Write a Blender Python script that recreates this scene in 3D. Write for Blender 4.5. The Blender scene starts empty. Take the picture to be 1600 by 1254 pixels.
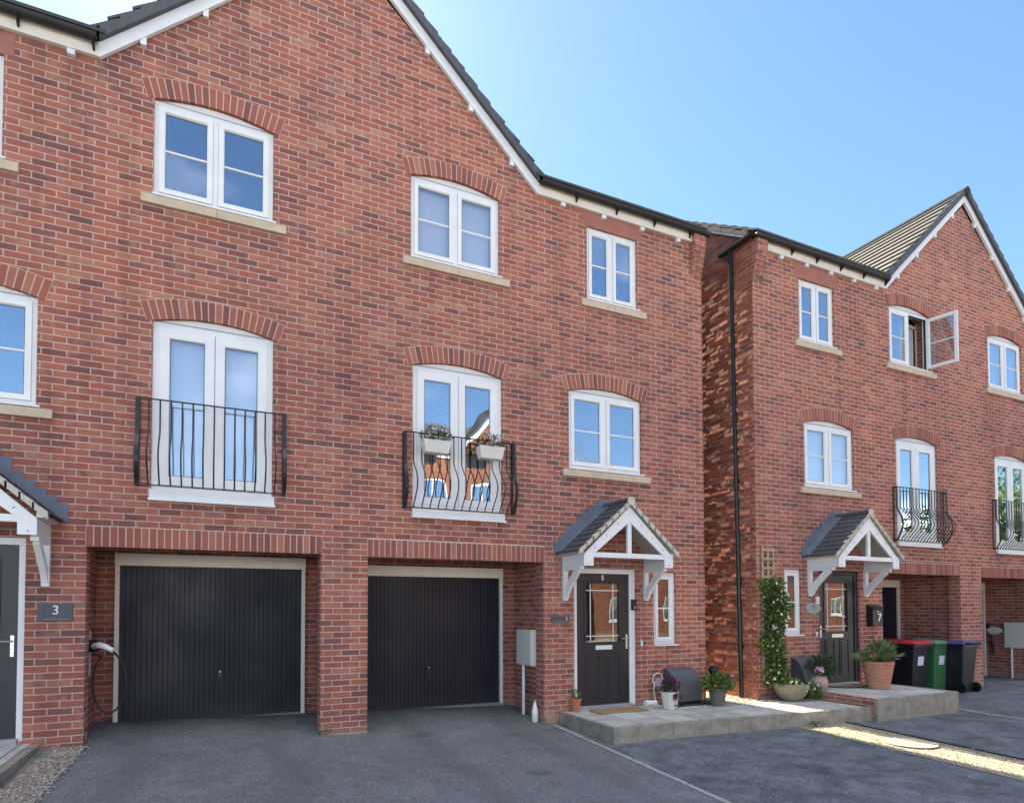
import bpy, bmesh, math, random
from mathutils import Vector, Matrix
from mathutils.geometry import tessellate_polygon
R = math.radians
random.seed(7)
S = bpy.context.scene
COL = S.collection

# ------------------------------------------------------------------ materials
class NT:
    def __init__(s, name):
        s.m = bpy.data.materials.new(name); s.m.use_nodes = True
        s.t = s.m.node_tree; s.t.nodes.clear()
        s.out = s.n('ShaderNodeOutputMaterial')
        s.b = s.n('ShaderNodeBsdfPrincipled')
        s.l(s.b.outputs[0], s.out.inputs[0])
    def n(s, typ, **kw):
        x = s.t.nodes.new(typ)
        for k, v in kw.items(): setattr(x, k, v)
        return x
    def l(s, a, b): s.t.links.new(a, b)
    def val(s, sock, v):
        if hasattr(v, 'is_linked') or hasattr(v, 'links'): s.l(v, sock)
        else: sock.default_value = v
    def math(s, op, a, b=0.0, c=0.0):
        x = s.n('ShaderNodeMath', operation=op)
        s.val(x.inputs[0], a); s.val(x.inputs[1], b); s.val(x.inputs[2], c)
        return x.outputs[0]
    def ramp(s, fac, stops, interp='LINEAR'):
        x = s.n('ShaderNodeValToRGB'); x.color_ramp.interpolation = interp
        e = x.color_ramp.elements
        while len(e) > 1: e.remove(e[-1])
        e[0].position = stops[0][0]; e[0].color = (*stops[0][1], 1)
        for p, c in stops[1:]:
            k = e.new(p); k.color = (*c, 1)
        s.l(fac, x.inputs[0]); return x.outputs[0]
    def mix(s, fac, a, b, blend='MIX'):
        x = s.n('ShaderNodeMix', data_type='RGBA', blend_type=blend)
        s.val(x.inputs[0], fac)
        for sk, v in ((x.inputs[6], a), (x.inputs[7], b)):
            if isinstance(v, tuple): sk.default_value = (*v, 1)
            else: s.l(v, sk)
        return x.outputs[2]
    def noise(s, vec, scale, detail=3, rough=.55, dim='3D'):
        x = s.n('ShaderNodeTexNoise', noise_dimensions=dim)
        x.inputs['Scale'].default_value = scale; x.inputs['Detail'].default_value = detail
        x.inputs['Roughness'].default_value = rough
        if vec is not None: s.l(vec, x.inputs['Vector'])
        return x.outputs[0]
    def pos(s): return s.n('ShaderNodeNewGeometry').outputs['Position']
    def bump(s, h, strength=.3, dist=.01):
        x = s.n('ShaderNodeBump'); x.inputs['Strength'].default_value = strength
        x.inputs['Distance'].default_value = dist
        s.l(h, x.inputs['Height']); s.l(x.outputs[0], s.b.inputs['Normal'])
    def set(s, col=None, rough=None, metal=None, spec=None):
        if col is not None: s.val(s.b.inputs['Base Color'], (*col, 1) if isinstance(col, tuple) else col)
        if rough is not None: s.val(s.b.inputs['Roughness'], rough)
        if metal is not None: s.b.inputs['Metallic'].default_value = metal
        if spec is not None: s.b.inputs['Specular IOR Level'].default_value = spec

BRICK = [(0.0, (.17, .078, .070)), (.10, (.23, .090, .076)), (.24, (.30, .102, .078)), (.42, (.345, .112, .080)),
         (.60, (.370, .120, .084)), (.80, (.395, .138, .094)), (.95, (.415, .172, .115)), (1.0, (.43, .215, .14))]
MORT = (.58, .42, .345)

def brick_mat(name, tint=(1, 1, 1), relief=.008, bstr=.8):
    s = NT(name)
    g = s.n('ShaderNodeNewGeometry')
    sep = s.n('ShaderNodeSeparateXYZ'); s.l(g.outputs['Position'], sep.inputs[0])
    nor = s.n('ShaderNodeSeparateXYZ'); s.l(g.outputs['True Normal'], nor.inputs[0])
    X, Y, Z = sep.outputs
    side = s.math('GREATER_THAN', s.math('ABSOLUTE', nor.outputs[0]), .6)
    flat = s.math('GREATER_THAN', s.math('ABSOLUTE', nor.outputs[2]), .8)
    u = s.math('ADD', s.math('MULTIPLY', X, s.math('SUBTRACT', 1, side)), s.math('MULTIPLY', Y, side))
    v = s.math('ADD', s.math('MULTIPLY', Z, s.math('SUBTRACT', 1, flat)), s.math('MULTIPLY', Y, flat))
    wob = s.math('MULTIPLY', s.math('SUBTRACT', s.noise(g.outputs['Position'], 9, 2), .5), .006)
    row = s.math('FLOOR', s.math('DIVIDE', s.math('ADD', v, 3.0), .075))
    fv = s.math('FRACT', s.math('DIVIDE', s.math('ADD', s.math('ADD', v, 3.0), wob), .075))
    half = s.math('MULTIPLY', s.math('FLOORED_MODULO', row, 2), .5)
    rj = s.n('ShaderNodeTexWhiteNoise', noise_dimensions='1D'); s.l(row, rj.inputs['W'])
    jit = s.math('MULTIPLY', s.math('SUBTRACT', rj.outputs[0], .5), .06)
    uu = s.math('ADD', s.math('ADD', s.math('DIVIDE', s.math('ADD', s.math('ADD', u, 30.018), wob), .225), half), jit)
    col = s.math('FLOOR', uu); fu = s.math('FRACT', uu)
    cx = s.n('ShaderNodeCombineXYZ'); s.l(col, cx.inputs[0]); s.l(row, cx.inputs[1]); s.l(side, cx.inputs[2])
    wn = s.n('ShaderNodeTexWhiteNoise', noise_dimensions='3D'); s.l(cx.outputs[0], wn.inputs['Vector'])
    # mortar mask with softened arris
    du = s.math('MULTIPLY', s.math('SUBTRACT', .5, s.math('ABSOLUTE', s.math('SUBTRACT', fu, .5))), .225)
    dv = s.math('MULTIPLY', s.math('SUBTRACT', .5, s.math('ABSOLUTE', s.math('SUBTRACT', fv, .5))), .075)
    d = s.math('MINIMUM', du, dv)
    rag = s.math('MULTIPLY', s.math('SUBTRACT', s.noise(g.outputs['Position'], 55, 2), .5), .004)
    mr = s.n('ShaderNodeMapRange', interpolation_type='SMOOTHSTEP')
    s.l(s.math('ADD', d, rag), mr.inputs[0]); mr.inputs[1].default_value = .0042; mr.inputs[2].default_value = .0086
    mask = mr.outputs[0]
    big = s.noise(g.outputs['Position'], .45, 2)
    inb = s.noise(g.outputs['Position'], 11, 3)
    f = s.math('ADD', s.math('ADD', s.math('MULTIPLY', wn.outputs[0], .94), .03), s.math('MULTIPLY', s.math('SUBTRACT', inb, .5), .34))
    f = s.math('ADD', f, s.math('MULTIPLY', s.math('SUBTRACT', big, .5), .35))
    bc = s.ramp(f, BRICK)
    # sandy blush on part of the bricks
    w2 = s.n('ShaderNodeTexWhiteNoise', noise_dimensions='3D'); s.l(cx.outputs[0], w2.inputs['Vector'])
    blush = s.math('MULTIPLY', s.math('GREATER_THAN', s.n('ShaderNodeSeparateColor').outputs[0], 2), 0)
    sepc = s.n('ShaderNodeSeparateColor'); s.l(w2.outputs['Color'], sepc.inputs[0])
    bl = s.n('ShaderNodeMapRange', interpolation_type='SMOOTHSTEP')
    s.l(s.math('ADD', s.noise(g.outputs['Position'], 6.5, 2), s.math('MULTIPLY', sepc.outputs[1], .42)), bl.inputs[0])
    bl.inputs[1].default_value = .82; bl.inputs[2].default_value = 1.04; bl.inputs[4].default_value = .6
    bc = s.mix(bl.outputs[0], bc, (.43, .22, .145))
    dk = s.n('ShaderNodeMapRange', interpolation_type='SMOOTHSTEP')
    s.l(s.math('ADD', s.noise(g.outputs['Position'], 4.0, 2), s.math('MULTIPLY', sepc.outputs[2], .5)), dk.inputs[0])
    dk.inputs[1].default_value = .86; dk.inputs[2].default_value = 1.05; dk.inputs[4].default_value = .45
    bc = s.mix(dk.outputs[0], bc, (.17, .09, .092))
    grit = s.noise(g.outputs['Position'], 160, 3)
    bc = s.mix(.35, bc, s.ramp(grit, [(.25, (.62, .62, .62)), (.75, (1.25, 1.25, 1.25))]), 'MULTIPLY')
    mvar = s.ramp(s.noise(g.outputs['Position'], 14, 3), [(.3, tuple(c * .80 for c in MORT)), (.7, tuple(c * 1.06 for c in MORT))])
    c = s.mix(mask, mvar, bc)
    c = s.mix(1.0, c, tint, 'MULTIPLY')
    # rain streaks and faint salt bloom in irregular patches
    sx = s.n('ShaderNodeMapping'); sx.inputs['Scale'].default_value = (4.5, 4.5, .35); s.l(g.outputs['Position'], sx.inputs[0])
    stk = s.noise(sx.outputs[0], 1.0, 4, .6)
    c = s.mix(1.0, c, s.ramp(stk, [(.30, (.80, .79, .80)), (.5, (1, 1, 1)), (.75, (1.10, 1.09, 1.08))]), 'MULTIPLY')
    patch = s.noise(g.outputs['Position'], .33, 3, .6)
    c = s.mix(1.0, c, s.ramp(patch, [(.3, (.84, .86, .90)), (.5, (1, 1, 1)), (.72, (1.10, 1.06, 1.0))]), 'MULTIPLY')
    salt = s.n('ShaderNodeMapRange', interpolation_type='SMOOTHSTEP'); s.l(s.noise(g.outputs['Position'], 1.3, 5, .7), salt.inputs[0])
    salt.inputs[1].default_value = .60; salt.inputs[2].default_value = .82; salt.inputs[4].default_value = .30
    c = s.mix(salt.outputs[0], c, (.52, .40, .34))
    # splash staining near the ground
    st = s.n('ShaderNodeMapRange', interpolation_type='SMOOTHSTEP')
    s.l(s.math('ADD', Z, s.math('MULTIPLY', s.noise(g.outputs['Position'], 5, 3), .22)), st.inputs[0])
    st.inputs[1].default_value = .02; st.inputs[2].default_value = .30; st.inputs[3].default_value = .5; st.inputs[4].default_value = 0
    c = s.mix(st.outputs[0], c, (.42, .30, .235))
    s.set(c, .88, spec=.25)
    h = s.math('ADD', s.math('MULTIPLY', mask, 1.0), s.math('ADD', s.math('MULTIPLY', grit, .22), s.math('MULTIPLY', s.math('SUBTRACT', wn.outputs[0], .5), .35)))
    s.bump(h, bstr, relief)
    return s.m

def voussoir_mat(name='soldier_brick', k=(1, 1, 1), b=.3, bd=.004):
    s = NT(name)
    a = s.n('ShaderNodeAttribute', attribute_name='rnd'); p = s.pos()
    f = s.math('ADD', a.outputs['Fac'], s.math('MULTIPLY', s.math('SUBTRACT', s.noise(p, 12, 3), .5), .4))
    c = s.ramp(f, [(0, (.19, .082, .070)), (.2, (.265, .098, .076)), (.5, (.33, .110, .080)), (.8, (.36, .128, .090)), (1, (.40, .175, .115))])
    grit = s.noise(p, 150, 3)
    c = s.mix(.35, c, s.ramp(grit, [(.25, (.65, .65, .65)), (.75, (1.2, 1.2, 1.2))]), 'MULTIPLY')
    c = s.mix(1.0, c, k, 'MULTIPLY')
    s.set(c, .88, spec=.25); s.bump(s.math('ADD', grit, s.math('MULTIPLY', s.noise(p, 30, 3), 1.5)), b, bd); return s.m

def simple(name, col, rough=.5, metal=0, spec=.5, var=.0, vscale=6, bump=0, bscale=60, bdist=.004):
    s = NT(name); p = s.pos()
    if var:
        f = s.noise(p, vscale, 4, .6)
        c = s.ramp(f, [(.25, tuple(x * (1 - var) for x in col)), (.75, tuple(min(1, x * (1 + var)) for x in col))])
        s.set(c)
    else: s.set(tuple(col))
    s.set(None, rough, metal, spec)
    if bump: s.bump(s.noise(p, bscale, 4), bump, bdist)
    return s.m

def glass_mat(name, base=.30, tint=(.86, .89, .93), wob=.004, wscale=1.4):
    s = NT(name); s.t.nodes.remove(s.b)
    p = s.pos()
    bmp = s.n('ShaderNodeBump'); bmp.inputs['Strength'].default_value = 1; bmp.inputs['Distance'].default_value = wob
    s.l(s.noise(p, wscale, 1), bmp.inputs['Height'])
    gl = s.n('ShaderNodeBsdfGlossy'); gl.inputs['Roughness'].default_value = .012; gl.inputs['Color'].default_value = (.93, .96, 1, 1)
    s.l(bmp.outputs[0], gl.inputs['Normal'])
    tr = s.n('ShaderNodeBsdfTransparent'); tr.inputs['Color'].default_value = (*tint, 1)
    lw = s.n('ShaderNodeLayerWeight'); lw.inputs['Blend'].default_value = .5
    fac = s.math('ADD', base, s.math('MULTIPLY', s.math('POWER', lw.outputs['Facing'], 3), .75))
    fac = s.math('MINIMUM', fac, .95)
    mx = s.n('ShaderNodeMixShader'); s.l(fac, mx.inputs[0]); s.l(tr.outputs[0], mx.inputs[1]); s.l(gl.outputs[0], mx.inputs[2])
    s.l(mx.outputs[0], s.out.inputs[0]); return s.m

def tarmac_mat():
    s = NT('tarmac'); p = s.pos()
    sep = s.n('ShaderNodeSeparateXYZ'); s.l(p, sep.inputs[0])
    big = s.noise(p, .8, 4, .6); mid = s.noise(p, 3.5, 4, .65); fine = s.noise(p, 190, 3, .7)
    vor = s.n('ShaderNodeTexVoronoi'); vor.inputs['Scale'].default_value = 72; s.l(p, vor.inputs['Vector'])
    right = s.n('ShaderNodeMapRange'); s.l(sep.outputs[0], right.inputs[0])
    right.inputs[1].default_value = 3.13; right.inputs[2].default_value = 3.16
    c = s.ramp(big, [(.3, (.145, .149, .152)), (.7, (.22, .224, .226))])
    c2 = s.ramp(mid, [(.30, (.075, .083, .092)), (.7, (.19, .204, .218))])
    c = s.mix(right.outputs[0], s.mix(.35, c, c2), c2)
    stone = s.ramp(vor.outputs['Color'], [(.2, (.55, .55, .55)), (.6, (1, 1, 1)), (.97, (1.5, 1.5, 1.5)), (.995, (1.7, 1.7, 1.65)), (1, (3.2, 3.1, 2.9))])
    c = s.mix(.75, c, stone, 'MULTIPLY')
    dust = s.n('ShaderNodeMapRange', interpolation_type='SMOOTHSTEP'); s.l(s.noise(p, 1.7, 5, .7), dust.inputs[0])
    dust.inputs[1].default_value = .52; dust.inputs[2].default_value = .78; dust.inputs[4].default_value = .45
    c = s.mix(dust.outputs[0], c, (.24, .236, .226))
    # tyre tracks, an oil drip or two and damp edges
    wx = s.math('ADD', sep.outputs[0], s.math('MULTIPLY', s.math('SUBTRACT', s.noise(p, .7, 2), .5), .5))
    trk = None
    for cx in (-1.95, -.55, 1.15, 2.55):
        d_ = s.math('ABSOLUTE', s.math('SUBTRACT', wx, cx)); m_ = s.n('ShaderNodeMapRange', interpolation_type='SMOOTHSTEP'); s.l(d_, m_.inputs[0])
        m_.inputs[1].default_value = .05; m_.inputs[2].default_value = .24; m_.inputs[3].default_value = 1; m_.inputs[4].default_value = 0
        trk = m_.outputs[0] if trk is None else s.math('MAXIMUM', trk, m_.outputs[0])
    c = s.mix(s.math('MULTIPLY', trk, s.math('MULTIPLY', mid, .55)), c, (.085, .086, .090))
    oil = s.n('ShaderNodeMapRange', interpolation_type='SMOOTHSTEP'); s.l(s.noise(p, 1.15, 2, .4), oil.inputs[0])
    oil.inputs[1].default_value = .66; oil.inputs[2].default_value = .74; oil.inputs[4].default_value = .45
    c = s.mix(oil.outputs[0], c, (.055, .056, .060))
    s.set(c, .9, spec=.3)
    s.bump(s.math('ADD', s.math('MULTIPLY', vor.outputs['Distance'], 1.0), fine), .55, .006)
    return s.m

def gravel_mat(name, lo, hi, scale=60):
    s = NT(name); p = s.pos()
    vor = s.n('ShaderNodeTexVoronoi'); vor.inputs['Scale'].default_value = scale; s.l(p, vor.inputs['Vector'])
    c = s.ramp(vor.outputs['Color'], [(.1, lo), (.9, hi)])
    edge = s.ramp(vor.outputs['Distance'], [(.0, (1.1, 1.1, 1.1)), (.75, (.55, .52, .5))])
    c = s.mix(.8, c, edge, 'MULTIPLY')
    s.set(c, .9, spec=.3); s.bump(s.math('SUBTRACT', 1, vor.outputs['Distance']), .9, .014); return s.m

def slab_mat():
    s = NT('concrete_slab'); p = s.pos()
    a = s.n('ShaderNodeAttribute', attribute_name='rnd')
    f = s.math('ADD', s.noise(p, 5, 5, .65), s.math('MULTIPLY', s.math('SUBTRACT', a.outputs['Fac'], .5), .45))
    c = s.ramp(f, [(.25, (.34, .325, .30)), (.5, (.445, .425, .39)), (.8, (.55, .525, .48))])
    s.set(c, .85, spec=.3); s.bump(s.noise(p, 120, 4), .35, .004); return s.m

def edge_mat():
    s = NT('weathered_concrete'); p = s.pos()
    c = s.ramp(s.noise(p, 6, 5, .7), [(.25, (.17, .153, .122)), (.55, (.30, .275, .226)), (.8, (.42, .388, .325))])
    s.set(c, .9, spec=.25); s.bump(s.noise(p, 70, 5, .7), .6, .006); return s.m

def leaf_mat(name, lo, hi):
    s = NT(name)
    a = s.n('ShaderNodeAttribute', attribute_name='rnd')
    c = s.ramp(a.outputs['Fac'], [(0, lo), (1, hi)])
    s.set(c, .5, spec=.4)
    s.b.inputs['Subsurface Weight'].default_value = 0
    tl = s.n('ShaderNodeBsdfTranslucent'); s.l(c, tl.inputs[0])
    mx = s.n('ShaderNodeMixShader'); mx.inputs[0].default_value = .3
    s.l(s.b.outputs[0], mx.inputs[1]); s.l(tl.outputs[0], mx.inputs[2]); s.l(mx.outputs[0], s.out.inputs[0])
    return s.m

def petal_mat(name, cols):
    s = NT(name); a = s.n('ShaderNodeAttribute', attribute_name='rnd')
    s.set(s.ramp(a.outputs['Fac'], [(i / max(1, len(cols) - 1), c) for i, c in enumerate(cols)], 'CONSTANT' if len(cols) > 2 else 'LINEAR'), .6)
    return s.m

def garage_mat():
    s = NT('painted_steel_anthracite'); p = s.pos()
    c = s.ramp(s.noise(p, 1.6, 5, .65), [(.3, (.0068, .0078, .0185)), (.7, (.0118, .0126, .0265))])
    sp_ = s.n('ShaderNodeSeparateXYZ'); s.l(p, sp_.inputs[0])
    du_ = s.n('ShaderNodeMapRange', interpolation_type='SMOOTHSTEP'); s.l(s.math('ADD', sp_.outputs[2], s.math('MULTIPLY', s.noise(p, 7, 4), .35)), du_.inputs[0])
    du_.inputs[1].default_value = .15; du_.inputs[2].default_value = .55; du_.inputs[3].default_value = .30; du_.inputs[4].default_value = 0
    c = s.mix(du_.outputs[0], c, (.045, .042, .040))
    s.set(c, s.ramp(s.noise(p, 1.1, 3), [(.3, (.36, .36, .36)), (.7, (.60, .60, .60))]), spec=.32); s.bump(s.noise(p, 300, 2), .06, .002); return s.m

M = dict(
    brick=brick_mat('red_brickwork'),
    far_brick=brick_mat('brown_brickwork', (.66, .64, .60)),
    brick_rough=brick_mat('red_brickwork_rough', relief=.07, bstr=1.0),
    soldier=voussoir_mat(),
    side_brick_sunlit=voussoir_mat('sun_tinted_passage_brick', (1.18, 1.0, .82), .8, .012),  # orange-red tint puts warm sun and bounced light into the brick colour
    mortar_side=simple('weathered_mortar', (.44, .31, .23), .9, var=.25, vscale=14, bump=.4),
    mortar=simple('mortar', MORT, .9, var=.15, vscale=14, bump=.4),
    white=simple('white_upvc', (.77, .77, .76), .36, var=.06, vscale=4),
    cream=simple('cream_painted_timber', (.76, .70, .61), .45, var=.06, vscale=5),
    verge=simple('pale_mortar_verge', (.52, .48, .40), .85, var=.2, vscale=18, bump=.4, bscale=40),
    sand=simple('sandstone_sill', (.54, .43, .315), .85, var=.13, vscale=8, bump=.3, bscale=90),
    slate=simple('grey_roof_tile', (.062, .064, .072), .55, var=.28, vscale=9, bump=.3, bscale=45),
    lead=simple('lead_flashing', (.125, .145, .185), .5, var=.2, vscale=7, bump=.15),
    black=simple('black_plastic', (.006, .006, .008), .35),
    iron=simple('black_iron', (.007, .007, .009), .42, spec=.5),
    gutter=simple('black_gutter', (.016, .015, .015), .6, var=.3, vscale=5),
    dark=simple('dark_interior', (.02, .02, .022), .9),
    garage=garage_mat(),
    door=simple('anthracite_door', (.0135, .0155, .0215), .38, var=.1),
    seal=simple('rubber_seal', (.05, .05, .05), .7),
    glass=glass_mat('window_glass', .42),
    glass_milky=glass_mat('blind_window_glass', .24, (.97, .98, 1.0)),
    glass_clear=glass_mat('clear_window_glass', .10, (.85, .88, .9)),
    glass_front=glass_mat('door_glass', .13, (.5, .5, .47)),
    glass_rip=glass_mat('rippled_glass', .38, wob=.0012, wscale=26),
    blind=simple('white_roller_blind', (.75, .76, .78), .8),
    blind_grey=simple('grey_blind', (.42, .44, .48), .8),
    blue_blind=simple('blue_blind', (.05, .16, .50), .7),
    star=simple('pale_stars', (.70, .78, .88), .7),
    wood=simple('pale_wood', (.46, .30, .17), .6, var=.2),
    trellis=simple('weathered_trellis', (.42, .32, .22), .8, var=.25, vscale=20),
    tarmac=tarmac_mat(),
    gravel=gravel_mat('buff_gravel', (.30, .26, .19), (.60, .54, .42)),
    gravel_l=gravel_mat('mixed_gravel', (.22, .185, .15), (.68, .61, .52), 48),
    chips=gravel_mat('dark_slate_chips', (.03, .03, .036), (.13, .13, .145), 34),
    slab=slab_mat(), edge=edge_mat(),
    paver=simple('buff_pavers', (.45, .41, .36), .9, var=.15, vscale=4),
    ridge=simple('ridge_tile', (.045, .046, .052), .85, var=.2, spec=.15),
    bed=simple('sandy_bed', (.07, .065, .058), .95, var=.2),
    roof_sunlit=simple('sun_sheened_roof_tile', (.15, .142, .13), .5, var=.25, vscale=9, bump=.3, bscale=45),  # roof tile lightened: sun sheen on this slope put into the colour
    plq_oval=simple('oval_ceramic', (.30, .31, .31), .45, var=.3, vscale=30),
    small_text=simple('worn_lettering', (.25, .26, .28), .6),
    kerb=simple('kerb_concrete', (.36, .345, .31), .9, var=.2, vscale=9, bump=.4),
    terracotta=simple('terracotta', (.46, .165, .082), .8, var=.15, vscale=9, bump=.2),
    terra_pale=simple('ribbed_terracotta', (.50, .235, .145), .85, var=.16, vscale=12),
    pot_cream=simple('cream_glazed_pot', (.66, .62, .53), .5, var=.08),
    pot_grey=simple('grey_woven_pot', (.15, .135, .115), .85, var=.3, vscale=30, bump=.5, bscale=50),
    pot_olive=simple('olive_stone_bowl', (.27, .245, .165), .8, var=.16, vscale=14, bump=.3),
    pot_pink=simple('pink_stone_pot', (.38, .27, .22), .85, var=.25, vscale=22, bump=.4),
    trough=simple('off_white_trough', (.70, .67, .61), .5, var=.05),
    soil=simple('soil', (.03, .022, .016), .95, bump=.5),
    leaf=leaf_mat('green_leaves', (.022, .055, .012), (.17, .27, .06)),
    leaf_dark=leaf_mat('dark_leaves', (.016, .038, .012), (.07, .115, .035)),
    palm=leaf_mat('palm_leaves', (.07, .12, .035), (.30, .36, .16)),
    stem=simple('brown_stem', (.12, .075, .045), .85, var=.2),
    pet_white=petal_mat('cream_petals', [(.75, .74, .60), (.82, .80, .55)]),
    pet_pink=petal_mat('pink_petals', [(.60, .22, .34), (.50, .32, .52), (.72, .60, .62), (.58, .16, .20)]),
    pet_plum=petal_mat('plum_petals', [(.07, .012, .045), (.16, .02, .10)]),
    pet_mauve=petal_mat('mauve_petals', [(.42, .22, .62), (.55, .35, .70)]),
    gas=simple('grey_meter_shell', (.085, .085, .098), .45, var=.08),
    meter=simple('pale_meter_box', (.66, .64, .59), .5, var=.05),
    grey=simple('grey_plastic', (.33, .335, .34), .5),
    silver=simple('brushed_metal', (.62, .61, .58), .3, metal=.85),
    slateplq=simple('slate_plaque', (.065, .07, .085), .5, var=.12, vscale=20),
    letter=simple('white_lettering', (.78, .78, .76), .5),
    coir=simple('coir_mat', (.30, .19, .09), .95, var=.2, vscale=40, bump=.6, bscale=150),
    rubber=simple('rubber_mat', (.03, .028, .026), .8, var=.2),
    bin_dark=simple('dark_bin_plastic', (.012, .014, .019), .42, var=.1),
    bin_green=simple('green_bin_plastic', (.05, .165, .07), .42, var=.08),
    lid_red=simple('red_lid_plastic', (.50, .03, .05), .42),
    lid_green=simple('green_lid_plastic', (.10, .23, .13), .42),
    lid_purple=simple('purple_lid_plastic', (.085, .065, .19), .42),
    sticker=simple('pale_sticker', (.70, .72, .80), .5),
    manhole=simple('manhole_iron', (.33, .31, .26), .75, var=.2, vscale=20, bump=.5),
    cable=simple('black_cable', (.015, .015, .016), .5),
    trunk=simple('bark', (.10, .07, .045), .9, var=.3, bump=.5),
    lintel=simple('brick_faced_lintel', (.36, .145, .11), .85, var=.14, vscale=4, bump=.2),
    soffit=simple('recess_soffit', (.50, .47, .43), .8, var=.05),
    soffit_ply=simple('boarded_soffit', (.50, .47, .42), .7, var=.1),
)

# ------------------------------------------------------------------ mesh helpers
OFF = {}
class MB:
    def __init__(s): s.v = []; s.f = []; s.r = []
    def add(s, vs, fs, r=None):
        o = len(s.v); s.v += [Vector(p) for p in vs]
        s.f += [tuple(i + o for i in f) for f in fs]
        r = random.random() if r is None else r
        s.r += [r] * len(vs); return s
    def box(s, x0, x1, y0, y1, z0, z1, r=None):
        return s.hexa([(x0, y0, z0), (x1, y0, z0), (x1, y1, z0), (x0, y1, z0), (x0, y0, z1), (x1, y0, z1), (x1, y1, z1), (x0, y1, z1)], r)
    def hexa(s, p, r=None):
        return s.add(p, [(3, 2, 1, 0), (4, 5, 6, 7), (0, 1, 5, 4), (1, 2, 6, 5), (2, 3, 7, 6), (3, 0, 4, 7)], r)
    def ring(s, x0, x1, z0, z1, w, y0, y1, wb=None, wt=None, wl=None, wr=None):
        wb = w if wb is None else wb; wt = w if wt is None else wt; wl = w if wl is None else wl; wr = w if wr is None else wr
        s.box(x0, x0 + wl, y0, y1, z0, z1); s.box(x1 - wr, x1, y0, y1, z0, z1)
        s.box(x0 + wl, x1 - wr, y0 + .0008, y1, z0, z0 + wb); s.box(x0 + wl, x1 - wr, y0 + .0008, y1, z1 - wt, z1); return s
    def prism(s, poly, a0, a1, axis='y', r=None):
        # poly in the two other axes, extruded a0..a1
        def P(p, a): return {'y': (p[0], a, p[1]), 'x': (a, p[0], p[1]), 'z': (p[0], p[1], a)}[axis]
        n = len(poly)
        v = [P(p, a0) for p in poly] + [P(p, a1) for p in poly]
        tri = tessellate_polygon([[Vector((p[0], p[1], 0)) for p in poly]])
        f = [tuple(t) for t in tri] + [tuple(i + n for i in t[::-1]) for t in tri]
        f += [(i, (i + 1) % n, n + (i + 1) % n, n + i) for i in range(n)]
        return s.add(v, f, r)
    def tube(s, pts, rad, seg=8, cap=True, r=None):
        pts = [Vector(p) for p in pts]; n = len(pts)
        rads = rad if isinstance(rad, (list, tuple)) else [rad] * n
        vs = []; prev = None
        for i, p in enumerate(pts):
            t = (pts[min(i + 1, n - 1)] - pts[max(i - 1, 0)]).normalized()
            if prev is None:
                a = Vector((0, 0, 1)) if abs(t.z) < .9 else Vector((1, 0, 0))
                x = t.cross(a).normalized()
            else: x = (prev - t * prev.dot(t)).normalized()
            prev = x; y = t.cross(x)
            vs += [p + (x * math.cos(2 * math.pi * k / seg) + y * math.sin(2 * math.pi * k / seg)) * rads[i] for k in range(seg)]
        fs = [(i * seg + k, i * seg + (k + 1) % seg, (i + 1) * seg + (k + 1) % seg, (i + 1) * seg + k) for i in range(n - 1) for k in range(seg)]
        if cap: fs += [tuple(range(seg))[::-1], tuple((n - 1) * seg + k for k in range(seg))]
        return s.add(vs, fs, r)
    def lathe(s, prof, c=(0, 0, 0), seg=24, sx=1, sy=1, closed=True):
        vs = []; n = len(prof)
        for rr, z in prof:
            vs += [(c[0] + rr * sx * math.cos(2 * math.pi * k / seg), c[1] + rr * sy * math.sin(2 * math.pi * k / seg), c[2] + z) for k in range(seg)]
        fs = [(i * seg + k, i * seg + (k + 1) % seg, (i + 1) * seg + (k + 1) % seg, (i + 1) * seg + k) for i in range(n - 1) for k in range(seg)]
        if closed: fs += [tuple(range(seg))[::-1], tuple((n - 1) * seg + k for k in range(seg))]
        return s.add(vs, fs)
    def quad(s, c, u, v, r=None):
        c, u, v = Vector(c), Vector(u), Vector(v)
        return s.add([c - u - v, c + u - v, c + u + v, c - u + v], [(0, 1, 2, 3)], r)
    def leaf(s, c, d, size, w=.45, r=None):
        d = Vector(d).normalized(); a = d.cross(Vector((random.uniform(-1, 1), random.uniform(-1, 1), random.uniform(-1, 1))))
        if a.length < 1e-3: a = Vector((1, 0, 0))
        a.normalize(); n = d.cross(a); c = Vector(c)
        return s.add([c, c + d * size * .5 + a * size * w * .5 + n * size * .08, c + d * size, c + d * size * .5 - a * size * w * .5 + n * size * .08], [(0, 1, 2, 3)], r)
    def build(s, name, mat, parent=None, loc=None, smooth=False, bevel=0, label=None):
        off = OFF.get(parent.name, Vector((0, 0, 0))) if parent else Vector(loc if loc else (0, 0, 0))
        me = bpy.data.meshes.new(name)
        me.from_pydata([tuple(p - off) for p in s.v], [], s.f)
        at = me.attributes.new('rnd', 'FLOAT', 'POINT'); at.data.foreach_set('value', s.r)
        me.materials.append(mat)
        bm = bmesh.new(); bm.from_mesh(me); bmesh.ops.recalc_face_normals(bm, faces=bm.faces); bm.to_mesh(me); bm.free()
        if smooth: me.shade_smooth()
        o = bpy.data.objects.new(name, me); COL.objects.link(o)
        if parent: o.parent = parent; OFF[o.name] = off
        else: o.location = off; OFF[o.name] = off
        if bevel:
            b = o.modifiers.new('bevel', 'BEVEL'); b.width = bevel; b.segments = 2; b.limit_method = 'ANGLE'
        if smooth:
            try: me.set_sharp_from_angle(angle=R(38))
            except Exception: pass
        if label: o['label'] = label
        return o

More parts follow.
